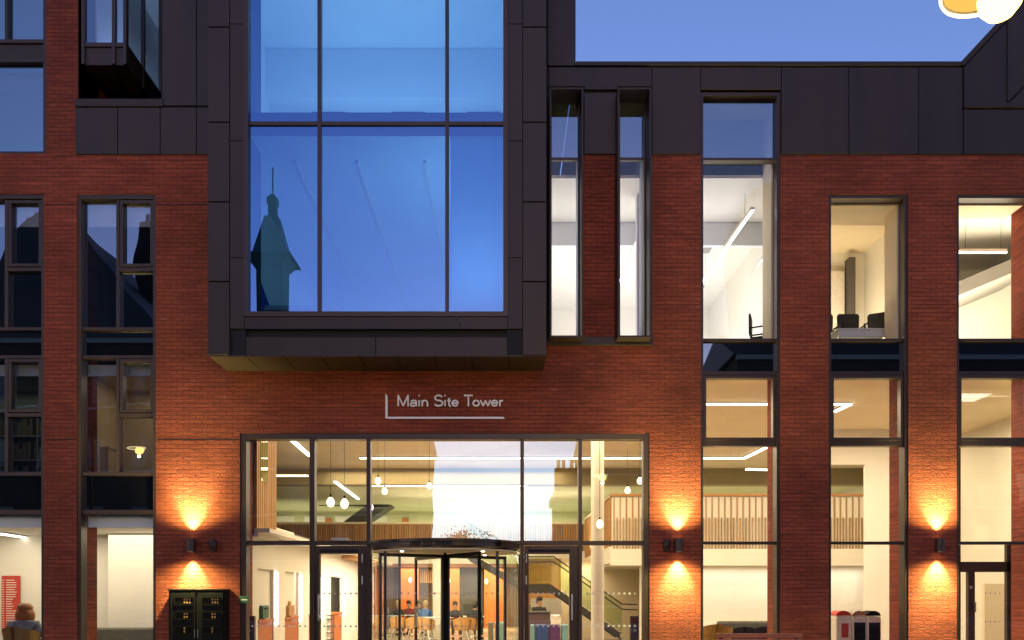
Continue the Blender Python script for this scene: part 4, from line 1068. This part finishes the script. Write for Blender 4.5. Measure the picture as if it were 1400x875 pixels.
# reception desk with seated person
dx, dy = WX(738,9.0), 9.0
o = empty('reception_desk', (dx, dy, .02), label='dark brown reception desk behind the right swing door', cat='desk')
m = MB(); m.box(-.35,.30,0,.5,0,1.0); m.build('desk_body', 'brownlam', o, bevel=.01); m = MB(); m.box(-.4,.33,-.05,.55,1.0,1.04); m.build('desk_top', 'greyfab', o, bevel=.006)
person((dx+.02, dy+1.0, .02), .5, 'person with brown hair behind the reception desk', 'darkfab', 'hairdk', seat=.62, lean=.02)
tub_chair((dx+.02, dy+1.05, .18), .5, 'tan tub chair behind the reception desk')
m = MB(); m.pbox(726, 768, 818, 862, 13.7, 13.8, 13.7); m.build('hall_partition', 'white', B)
o = empty('waste_bin', (WX(760,8.2), 8.2, .02), label='slim white bin beside the reception desk', cat='bin')
m = MB(); m.tube((0,0,0),(0,0,.92),.12,.15,18); m.build('bin_body', 'paper', o, smooth=True); m = MB(); m.tube((0,0,.92),(0,0,.96),.155,.14,18); m.build('bin_lid', 'chrome', o, smooth=True)
for px0, px1, mt, lb in ((725,731,'teal','narrow teal cube seat behind the right swing door'),(732,749,'bluep','dark blue cube seat behind the right swing door'),(750,766,'purple','purple cube seat behind the right swing door'),(767,777,'teal','teal cube seat next to the purple one'),
                         (667,675,'greyfab','grey cube seat at the right drum glass'),(676,690,'teal','teal cube seat at the right drum glass')):
    y = 6.5; a, b = WX(px0,y), WX(px1,y); o = empty('cube_seat', ((a+b)/2, y, .02), label=lb, cat='cube seat', group='coloured cube seats in the hall')
    m = MB(); m.box(-(b-a)/2+.008,(b-a)/2-.008,-.2,.2,.03,.74 if px0 > 700 else .80); m.build('cushion', mt, o, bevel=.03)
    m = MB(); m.box(-(b-a)/2+.03,(b-a)/2-.03,-.18,.18,0,.03); m.build('plinth', 'black', o)
# leaflet trolley by the left door
o = empty('leaflet_rack', (WX(446,7.5), 7.5, .02), label='wire trolley rack of leaflets seen through the left swing door', cat='rack')
m = MB()
for x in (-.18,.18):
    for y in (-.12,.12): m.tube((x,y,.05),(x,y,.95),.012)
for z in (.12,.3,.48,.66,.84,.95):
    for y in (-.12,.12): m.tube((-.18,y,z),(.18,y,z),.008)
for k in range(5): m.tube((-.14+k*.07,-.13,.1),(-.14+k*.07,-.13,.95),.006)
m.build('wire_frame', 'stringer', o)
m = MB()
for k in range(4):
    for j in range(3): m.box(-.15+j*.1,-.07+j*.1,-.10,-.07,.16+k*.19,.31+k*.19)
m.build('leaflets', 'paper', o)
for x in (-.16,.16):
    m = MB(); m.tube((x-.012,-.12,.03),(x+.012,-.12,.03),.03); m.build('castor', 'black', o)
# bag on the first counter and a box on the second
o = empty('crate', (-4.98, 1.75, 1.05), label='dark green crate on the first service counter', cat='crate')
m = MB(); m.box(-.1,.12,-.22,.22,0,.02); m.box(-.1,-.08,-.22,.22,.02,.26); m.box(.1,.12,-.22,.22,.02,.26); m.box(-.08,.1,-.22,-.2,.02,.26); m.box(-.08,.1,.2,.22,.02,.26); m.build('crate_body', 'signgreen', o, bevel=.005)
m = MB(); m.tube((.13,-.1,.2),(.13,.1,.2),.012); m.build('handle', 'black', o)
o = empty('carton', (-4.98, 3.8, 1.05), label='tan carton on the second service counter', cat='carton')
m = MB(); m.box(-.1,.12,-.25,.25,0,.24); m.build('carton_body', 'tan', o, bevel=.006); m = MB(); m.box(-.06,.08,-.1,.12,.241,.34); m.build('yellow_cloth', 'mustard', o, bevel=.03)

# seats inside ground floor window right of the entrance
tub_chair((WX(978,2.0), 2.0, .02), R(170), 'mustard tub chair in the window right of the entrance', 'mustard', s=1.14)
sofa((WX(1030,3.6), 3.6, .02), 0, 'grey green sofa in the window right of the entrance', 'greyfab', 1.5).scale = (1,1,1.14)
tub_chair((WX(1012,2.3), 2.3, .02), R(185), 'dark tub chair in front of the grey green sofa, left one', 'darkfab', s=1.06)
tub_chair((WX(1045,2.2), 2.2, .02), R(175), 'dark tub chair in front of the grey green sofa, beside the jamb', 'darkfab', s=1.08)
# recycling bins
def recycling(px0, px1, y, h, body, top, label, poster=None):
    a, b = WX(px0,y), WX(px1,y); w_ = (b-a)/2
    o = empty('recycling_bin', ((a+b)/2, y, .02), label=label, cat='recycling bin', group='recycling bins between the brick piers')
    m = MB(); m.box(-w_,w_,-.2,.2,.04,h); m.build('bin_body', body, o, bevel=.03)
    m = MB(); n = 14; m.prism([(w_*.96*math.cos(math.pi*k/n), h+.01+.10*math.sin(math.pi*k/n)) for k in range(n+1)], -.18, .18); m.build('domed_lid', top, o)
    m = MB(); m.box(-w_+.02,w_-.02,-.17,.17,0,.04); m.build('plinth', 'black', o)
    if poster: m = MB(); m.box(-w_*.35,w_*.55,-.206,-.201,h-.42,h-.14); m.build('label_sheet', poster, o)
    else: m = MB(); m.box(-w_*.8,w_*.8,-.206,-.201,h-.85,h-.12); m.build('dark_flap', 'black', o)
recycling(1138, 1159, 1.5, 1.08, 'paper', 'red', 'white recycling bin with red lid and red label', 'red')
recycling(1160, 1179, 1.45, 1.08, 'paper', 'chrome', 'white recycling bin with grey lid, middle of the three')
recycling(1180, 1199, 1.4, 1.08, 'paper', 'black', 'white recycling bin with black lid and dark front')
# meeting chairs + tables upstairs
def mtable(x0, x1, y, z, label, h=.74, top='paper'):
    o = empty('meeting_table', ((x0+x1)/2, y, z), label=label, cat='table'); w_ = (x1-x0)/2
    m = MB(); m.box(-w_,w_,-.35,.35,h-.03,h); m.build('tabletop', top, o, bevel=.006)
    m = MB(); m.box(-w_+.02,w_-.02,-.33,-.31,.32,h-.035); m.build('modesty_panel', top, o)
    for s in (-1,1):
        for t in (-1,1): m = MB(); m.box(s*(w_-.05)-.02,s*(w_-.05)+.02,t*.3-.02,t*.3+.02,0,h-.03); m.build('leg', 'chrome', o)
Rz = 6.2
mtable(WX(1137,1.2), WX(1214,1.2), 1.25, Rz+.0, 'pale table against the glass of the upper meeting room', .48, 'blind')
for vx, vy in ((4.2,3.6),(2.0,4.6),(4.6,6.2)): m = MB(); m.box(vx,vx+.55,vy,vy+.55,9.475,9.499); m.build('ceiling_vent', 'grey', B)
m = MB(); m.box(8.03,8.058,2.3,2.42,7.6,7.75); m.build('wall_switch', 'paper', B)
m = MB(); m.box(5.66,5.699,1.6,2.5,7.4,8.3); m.build('pin_board', 'grey', B)
for px, y, rz, lb in ((1132,2.0,.1,'dark chair cut by the left jamb of upper meeting room'),(1166,2.0,.0,'dark meeting chair in the middle behind the pale table'),(1201,1.95,-.5,'dark meeting chair turned at the right end of the table')):
    office_chair((WX(px,y), y, Rz+.24), rz+R(180)*0, lb)
m = MB(); m.box(5.83, 8.05, 1.5, 3.3, Rz, Rz+.2); m.build('floor_step', 'carpet', B)
office_chair((WX(1043,1.6), 1.6, Rz), 1.2, 'dark chair in the upper room beside the tall window jamb')
mtable(WX(367,-.2), WX(475,-.2), -.15, 6.31, 'pale worktop at left foot of the big tower window', .26)
mtable(WX(555,-.2), WX(603,-.2), -.15, 6.31, 'pale worktop at right foot of the big tower window', .26)
o = empty('blue_board', (WX(356,1), 1.2, 6.31), label='bright blue tilted board in the lower left corner of the tower window', cat='board')
m = MB(); m.prism([(-.35,0),(.45,0),(-.28,2.0),(-.35,2.0)], 0, .03); m.build('board_face', 'deepblue', o)
# shelves with books in the far left first floor window
o = empty('bookcase', (-9.3, 2.2, 3.3), label='grey bookcase full of files in the dim first window upstairs', cat='bookcase')
m = MB()
for k in range(5): m.box(-1.2,1.2,-.15,.15,k*.5,k*.5+.03)
for x in (-1.2,-.4,.4,1.17): m.box(x,x+.03,-.149,.149,.03,2.0)
m.build('shelves', 'grey', o)
m = MB()
for k in range(4):
    x = -1.15
    while x < 1.1:
        w_ = random.uniform(.03,.08)
        if random.random() < .8: m.box(x,x+w_,-.12,.08,k*.5+.031,k*.5+.031+random.uniform(.22,.38))
        x += w_+.008
m.build('files', 'screen_brown', o)
# cupboard in second window upstairs
o = empty('storage_unit', (WX(128,1.5), 1.6, 3.3), label='pale low storage unit with papers in second window upstairs', cat='storage unit')
m = MB(); m.box(-.25,.35,-.2,.3,0,1.15); m.build('unit_body', 'cream', o, bevel=.005)
m = MB(); m.box(-.27,.37,-.22,.32,1.15,1.18); m.build('unit_top', 'paper', o); m = MB(); m.box(-.05,.12,0,.2,1.181,1.35); m.build('papers', 'paper', o)
m = MB(); m.box(-.22,-.14,-.05,.15,1.181,1.6); m.build('monitor_edge', 'black', o)

# sconces on back wall
for px, py, lb in ((614,794,'glowing wall sconce on the orange panel by the cream column'),(665,795,'glowing wall sconce under the sloping stair'),(561,793,'glowing slim wall sconce behind left drum glass')):
    o = empty('wall_sconce', (WX(px,22.4), 22.4, WZ(py,22.4)), label=lb, cat='sconce', group='wall sconces at the back of the hall')
    m = MB(); m.ball((0,-.05,0),.07,.06,.13); m.build('glass_shade', 'bulb', o, smooth=True); m = MB(); m.box(-.04,.04,0,.1,-.06,.06); m.build('wall_plate', 'chrome', o)

# timber bench outside
by = -2.2
o = empty('timber_bench', ((WX(980,by)+WX(1097,by))/2, by, 0), label='reddish timber bench top in front of the brick pier', cat='bench')
w_ = (WX(1097,by)-WX(980,by))/2; zt = WZ(866,by)
m = MB()
for k in range(3): m.box(-w_,w_,-.012-.0,.03,zt-.07-k*.085,zt-k*.085)
m.build('backrest', 'timber_bench', o, bevel=.008)
m = MB()
for k in range(4): m.box(-w_,w_,-.50+k*.115,-.40+k*.115,.43,.465)
m.build('seat', 'timber_bench', o, bevel=.006)
for s in (-1,1):
    m = MB(); m.box(s*(w_-.08)-.03,s*(w_-.08)+.03,.031,.08,0,zt-.05); m.box(s*(w_-.08)-.03,s*(w_-.08)+.03,-.48,-.43,0,.43); m.box(s*(w_-.08)-.03,s*(w_-.08)+.03,-.43,.031,.38,.429); m.build('leg', 'black', o, bevel=.004)

# ------------------------------------------------------------------ ground and street
m = MB(); m.box(-400, 400, -400, 400, -.5, -.16); tag(m.build('ground', 'asphalt'), kind='structure', label='ground around the building')
m = MB()
x = -40
while x < 40:
    y = -8.9
    while y < 0:
        m.box(x+.004, x+.896, y+.004, min(y+.596, -.002), -.06, -.002); y += .6
    x += .9
tag(m.build('pavement', 'slab'), kind='structure', label='stone slab pavement')
m = MB(); m.box(-40, 40, -8.9, 26, -.15, -.062); tag(m.build('pavement_bed', 'granite'), kind='structure', label='bed below the pavement')
m = MB()
for i in range(80): m.box(-40+i+.004, -39.004+i, -9.06, -8.905, -.16, 0)
tag(m.build('kerb', 'granite', bevel=.01), kind='structure', label='granite kerb')
m = MB(); m.box(-60, 60, -28, -9.07, -.158, -.13); tag(m.build('road', 'asphalt'), kind='structure', label='asphalt road')
m = MB()
for i in range(14): m.box(-40+i*6, -37+i*6, -18.6, -18.5, -.129, -.126)
tag(m.build('road_marking', 'paint'), kind='structure', label='white centre line')
m = MB(); m.box(-60, 60, -34.95, -28.0, -.158, 0); tag(m.build('far_pavement', 'granite'), kind='structure', label='pavement across the street')

# buildings across the street (seen mirrored in the glass)
def opp(name, x0, x1, h, y, label, roof='gable', dep=12, lit=.04, ridge=4, rows=4):
    o = empty('stone_building', ((x0+x1)/2, y, 0), label=label, cat='building', group='buildings across the street')
    w_ = (x1-x0)/2
    m = MB(); m.box(-w_, w_, -dep, 0, -.1, h); m.build('wall', 'brick_opp', o)
    m = MB()
    if roof == 'gable': m.add([(-w_-.3,.3,h),(w_+.3,.3,h),(w_+.3,-dep-.3,h),(-w_-.3,-dep-.3,h),(-w_+.2,-dep/2,h+ridge),(w_-.2,-dep/2,h+ridge)], [(0,1,5,4),(2,3,4,5),(1,2,5),(3,0,4),(3,2,1,0)])
    elif roof == 'slope': m.add([(-w_-.3,.3,h),(w_+.3,.3,h),(w_+.3,-dep,h),(-w_-.3,-dep,h),(-w_-.3,.3,h+ridge),(-w_-.3,-dep,h+ridge)], [(0,1,4),(1,2,5,4),(2,3,5),(3,0,4,5),(3,2,1,0)])
    elif roof == 'hip': m.add([(-w_-.3,.3,h),(w_+.3,.3,h),(w_+.3,-dep-.3,h),(-w_-.3,-dep-.3,h),(-w_+5,-1.5,h+ridge),(w_-6.5,-1.5,h+ridge),(w_-6.5,-dep+1.5,h+ridge),(-w_+5,-dep+1.5,h+ridge)], [(0,1,5,4),(1,2,6,5),(2,3,7,6),(3,0,4,7),(4,5,6,7),(3,2,1,0)])
    else: m.box(-w_-.2, w_+.2, -dep-.2, .2, h, h+.5)
    r = m.build('roof', 'slate', o)
    m = MB()
    for t in (-.6, .5): m.box(w_*t-.5, w_*t+.5, -dep/2-.4, -dep/2+.4, h, h+ridge+1.6); m.tube((w_*t-.2,-dep/2,h+ridge+1.6),(w_*t-.2,-dep/2,h+ridge+2.2),.14); m.tube((w_*t+.2,-dep/2,h+ridge+1.6),(w_*t+.2,-dep/2,h+ridge+2.2),.14)
    m.build('chimney', 'brick_opp', r)
    n = max(1, int(2*w_/2.6)); a, b = MB(), MB()
    for r_ in range(rows):
        for i in range(n):
            cx = -w_+(i+.5)*2*w_/n; z0 = 1.2+r_*(h-1)/rows
            (b if random.random() < lit else a).box(cx-.5, cx+.5, .005, .05, z0, z0+1.7)
    if a.f: a.build('window', 'dark_window', o)
    if b.f: b.build('window', 'lit_window', o)
    m = MB()
    for r_ in range(rows):
        z0 = 1.0+r_*(h-1)/rows; m.box(-w_, w_, .003, .12, z0-.12, z0)
    m.box(-w_-.1, w_+.1, .003, .25, h-.3, h-.01); m.build('string_course', 'granite', o)
    return o
opp('a', -20.2, -5.4, 12.0, -35, 'dark stone terrace across the street, left of the gap', 'gable', ridge=3.5)
opp('b', -34.6, -20.9, 17.2, -35, 'tall dark stone block with a steep hipped roof across the street', 'hip', ridge=8.2, lit=0)
opp('c', 3.4, 5.3, 8.0, -35, 'narrow low stone house across the street at the right of the gap', 'flat', ridge=.6, rows=2)
opp('d', 5.5, 14.0, 11.6, -35, 'stone house across the street with gabled roof', 'gable', ridge=3.5)
opp('e', 14.2, 36, 16.2, -35, 'long high stone block across the street with some lit windows', 'gable', lit=.22, ridge=3, rows=5)
opp('f', -16, 17, 5.2, -78, 'low stone row closing the far end of the gap across the street', 'gable', ridge=1.8, rows=2)
o = empty('stone_tower', (28.4, -42, 0), label='broad high stone block rising behind the long stone block', cat='tower')
m = MB(); m.box(-11,11,-8,0,0,29.5); m.build('wall', 'brick_opp', o); m = MB(); m.add([(-11.3,.3,29.5),(11.3,.3,29.5),(11.3,-8.3,29.5),(-11.3,-8.3,29.5),(0,-4,35)], [(0,1,4),(1,2,4),(2,3,4),(3,0,4),(3,2,1,0)]); m.build('roof', 'slate', o)
# spire
o = empty('church_spire', (-14.25, -36, 0), label='slender slate church spire mirrored in the big tower window', cat='spire')
def frus(m, a, za, b, zb_, yc=-1.35): m.add([(-a,yc+a,za),(a,yc+a,za),(a,yc-a,za),(-a,yc-a,za),(-b,yc+b,zb_),(b,yc+b,zb_),(b,yc-b,zb_),(-b,yc-b,zb_)], [(0,1,5,4),(1,2,6,5),(2,3,7,6),(3,0,4,7),(4,5,6,7),(3,2,1,0)])
m = MB(); frus(m, .62, 0, .80, 21.6); m.build('tower_wall', 'brick_opp', o)
m = MB(); frus(m, .85, 21.61, 1.15, 22.1); frus(m, 1.42, 22.101, .98, 22.3); frus(m, .98, 22.301, .40, 24.7); frus(m, .24, 24.701, .23, 25.5); frus(m, .29, 25.501, .29, 25.9); frus(m, .26, 25.901, .1, 26.15)
m.build('spire_roof', 'slate', o)
m = MB(); m.tube((0,-1.35,26.0),(0,-1.35,27.8),.045); m.build('weather_vane', 'black', o)

# trees closing the gap
def tree(x, y, h, label):
    o = empty('street_tree', (x, y, -.16), label=label, cat='tree', group='trees across the street')
    m = MB(); m.tube((0,0,0),(0,0,h*.35),.22,.15,10); tips = []
    for k in range(9):
        a = k*2.4; r = h*random.uniform(.14,.24); t0 = Vector((0,0,h*random.uniform(.25,.38))); t1 = Vector((r*math.cos(a), r*math.sin(a), h*random.uniform(.5,.72)))
        m.tube(t0, t1, .09, .04, 6)
        for j in range(3):
            t2 = t1+Vector((random.uniform(-1,1), random.uniform(-1,1), random.uniform(.4,1.2)))*h*.12; m.tube(t1, t2, .035, .012, 5); tips.append(t2)
    m.build('trunk', 'bark', o)
    m = MB()
    for t in tips:
        for j in range(70):
            c = t+Vector((random.gauss(0,1), random.gauss(0,1), random.gauss(0,.8)))*h*.055; s = random.uniform(.06,.12)
            u = Vector((random.uniform(-1,1),random.uniform(-1,1),random.uniform(-1,1))).normalized(); v = u.orthogonal().normalized()
            m.add([c+u*s, c+v*s*.6, c-u*s, c-v*s*.6], [(0,1,2,3)])
    m.open = True; m.build('crown', 'leaf', o)
for x, y, h, lb in ((-4,-52,7.5,'left tree standing in the gap across the street'),(1.2,-56,6.2,'middle tree standing in the gap across the street'),(4.5,-50,6.8,'right tree standing in the gap across the street')): tree(x, y, h, lb)

# ------------------------------------------------------------------ added fill lights inside, no fittings modelled
def area(loc_, sx_, sy_, e, col, rot=(0,0,0), name='room_fill'):
    l = bpy.data.lights.new(name, 'AREA'); l.shape = 'RECTANGLE'; l.size = sx_; l.size_y = sy_; l.energy = e*.62; l.color = col
    o = bpy.data.objects.new(name, l); C.objects.link(o); o.location = loc_; o.rotation_euler = rot; return o
WARM, NEUT, COOL = (1,.80,.50), (1,.90,.72), (.50,.76,1)
UP = (R(180),0,0)
area((0.0,3.4,5.70), 8, 2.5, 420, WARM); area((8.2,3.4,5.70), 7, 2.5, 360, WARM)
area((0,15.6,3.3), 8, .3, 150, NEUT, UP)
area((-3,20,5.2), 14, 2, 300, (1,.97,.70))
area((-8,8,5.75), 4, 5, 200, WARM)
area((-1,21.5,2.75), 8, 3, 650, WARM); area((-1.1,6,5.7), 5, 3, 200, WARM); area((-1,14.5,5.2), 8, 1.0, 240, WARM); area((-2,12.5,5.75), 8, .6, 160, WARM)
area((-3.6,9,2.6), 1.2, 6, 200, NEUT); area((-5.2,5.6,2.65), .4, 9, 110, NEUT); area((9,2.0,5.75), 2.5, 1, 90, NEUT)
area((2.6,7.5,5.75), 2, 2, 150, WARM); area((3.4,13.6,2.7), 3, .8, 90, WARM)
area((8,10.6,2.40), 7, .8, 62, NEUT); area((8,7.5,5.75), 7, 1.0, 160, WARM); area((8,14,5.2), 7, 3, 120, WARM)
area((-8.6,2.6,2.88), 6.5, 2, 150, (1,.84,.58))
area((-6.5,1.5,5.75), 2, 1.0, 9, WARM); area((-10,1.5,5.75), 2, 1.0, 3.5, (.8,1,.7))
area((-1.2,5.5,6.5), 3.4, 5, 20, COOL, UP); area((-.45,.6,6.5), .8, .8, 55, (.55,.85,1), UP); area((-2.2,6,10.0), 4, 3.5, 70, (.66,.9,1), UP)  # second one is added to brighten the blue blind from behind
area((-2.2,.6,10.0), 4, 1.5, 95, (.66,.9,1), UP)
area((3.2,4.2,6.4), 4, 5, 200, (1,.95,.88), UP)
area((6.9,2.3,6.5), 1.8, .8, 72, WARM, UP)
area((9.8,2.6,6.5), 3.5, 2.5, 300, (1,.88,.62), UP)
area((-10,2.5,9.7), 3, 2, 18, COOL, UP); area((-7.25,1.7,11.35), .5, 2.2, 24, (.45,.65,1), UP)  # second one is added so the hanging bay's glass looks sky blue

# ------------------------------------------------------------------ sky, sun, camera
w = bpy.data.worlds.new('World'); S.world = w; w.use_nodes = True; t = w.node_tree; t.nodes.clear()
out = N(t, 'ShaderNodeOutputWorld'); bg = N(t, 'ShaderNodeBackground'); sky = N(t, 'ShaderNodeTexSky')
sky.sky_type = 'NISHITA'; sky.sun_disc = False; sky.sun_elevation = R(7); sky.sun_rotation = R(180); sky.air_density = 1.0; sky.ozone_density = 3.0; sky.dust_density = .6
bg.inputs[1].default_value = .15
tint = N(t, 'ShaderNodeMix', data_type='RGBA', blend_type='MULTIPLY'); tint.inputs[0].default_value = 1; tint.inputs[7].default_value = (1.06, .83, 1.06, 1)
L(t, sky.outputs[0], tint.inputs[6])
# thin pale cloud low over the horizon
wtc = N(t, 'ShaderNodeTexCoord'); wmp = N(t, 'ShaderNodeMapping'); wmp.inputs['Scale'].default_value = (1, 1, 4.5); L(t, wtc.outputs['Generated'], wmp.inputs[0])
wn = N(t, 'ShaderNodeTexNoise'); wn.inputs['Scale'].default_value = 3.2; wn.inputs['Detail'].default_value = 6; L(t, wmp.outputs[0], wn.inputs['Vector'])
wr = N(t, 'ShaderNodeMapRange', interpolation_type='SMOOTHSTEP'); wr.inputs['From Min'].default_value = .42; wr.inputs['From Max'].default_value = .66; wr.inputs['To Max'].default_value = .75; L(t, wn.outputs['Fac'], wr.inputs['Value'])
wsp = N(t, 'ShaderNodeSeparateXYZ'); L(t, wtc.outputs['Generated'], wsp.inputs[0])
wz = N(t, 'ShaderNodeMapRange', interpolation_type='SMOOTHSTEP'); wz.inputs['From Min'].default_value = .18; wz.inputs['From Max'].default_value = .36; wz.inputs['To Min'].default_value = 1; wz.inputs['To Max'].default_value = 0; L(t, wsp.outputs[2], wz.inputs['Value'])
wm_ = N(t, 'ShaderNodeMath', operation='MULTIPLY'); L(t, wr.outputs[0], wm_.inputs[0]); L(t, wz.outputs[0], wm_.inputs[1])
cl = N(t, 'ShaderNodeMix', data_type='RGBA'); L(t, wm_.outputs[0], cl.inputs[0]); L(t, tint.outputs[2], cl.inputs[6]); cl.inputs[7].default_value = (4.6, 6.0, 7.8, 1)
L(t, cl.outputs[2], bg.inputs[0]); L(t, bg.outputs[0], out.inputs[0])
sl = bpy.data.lights.new('sun', 'SUN'); sl.energy = .12; sl.angle = R(10); sl.color = (1,.78,.62)
so = bpy.data.objects.new('sun', sl); C.objects.link(so); so.rotation_euler = (R(78),0,R(-50))

cam = bpy.data.cameras.new('camera'); co = bpy.data.objects.new('camera', cam); C.objects.link(co)
co.location = (0, -D0, EYE); co.rotation_euler = (R(90),0,0)
cam.sensor_width = 36; cam.sensor_fit = 'HORIZONTAL'; cam.lens = 36*F/1400; cam.shift_x = (700-CX)/1400; cam.shift_y = (CY-437.5)/1400
cam.clip_end = 2000; cam.clip_start = .1
S.camera = co
S.render.engine = 'CYCLES'
S.view_settings.view_transform = 'Standard'; S.view_settings.look = 'None'; S.view_settings.gamma = 1; S.view_settings.use_curve_mapping = False
S.view_settings.exposure = 1
cy = S.cycles
cy.max_bounces = 8; cy.diffuse_bounces = 4; cy.glossy_bounces = 4; cy.transparent_max_bounces = 16; cy.transmission_bounces = 4
cy.sample_clamp_indirect = 4; cy.caustics_reflective = False; cy.caustics_refractive = False
cy.use_denoising = True
try: cy.denoiser = 'OPENIMAGEDENOISE'
except Exception: pass
cy.use_light_tree = True
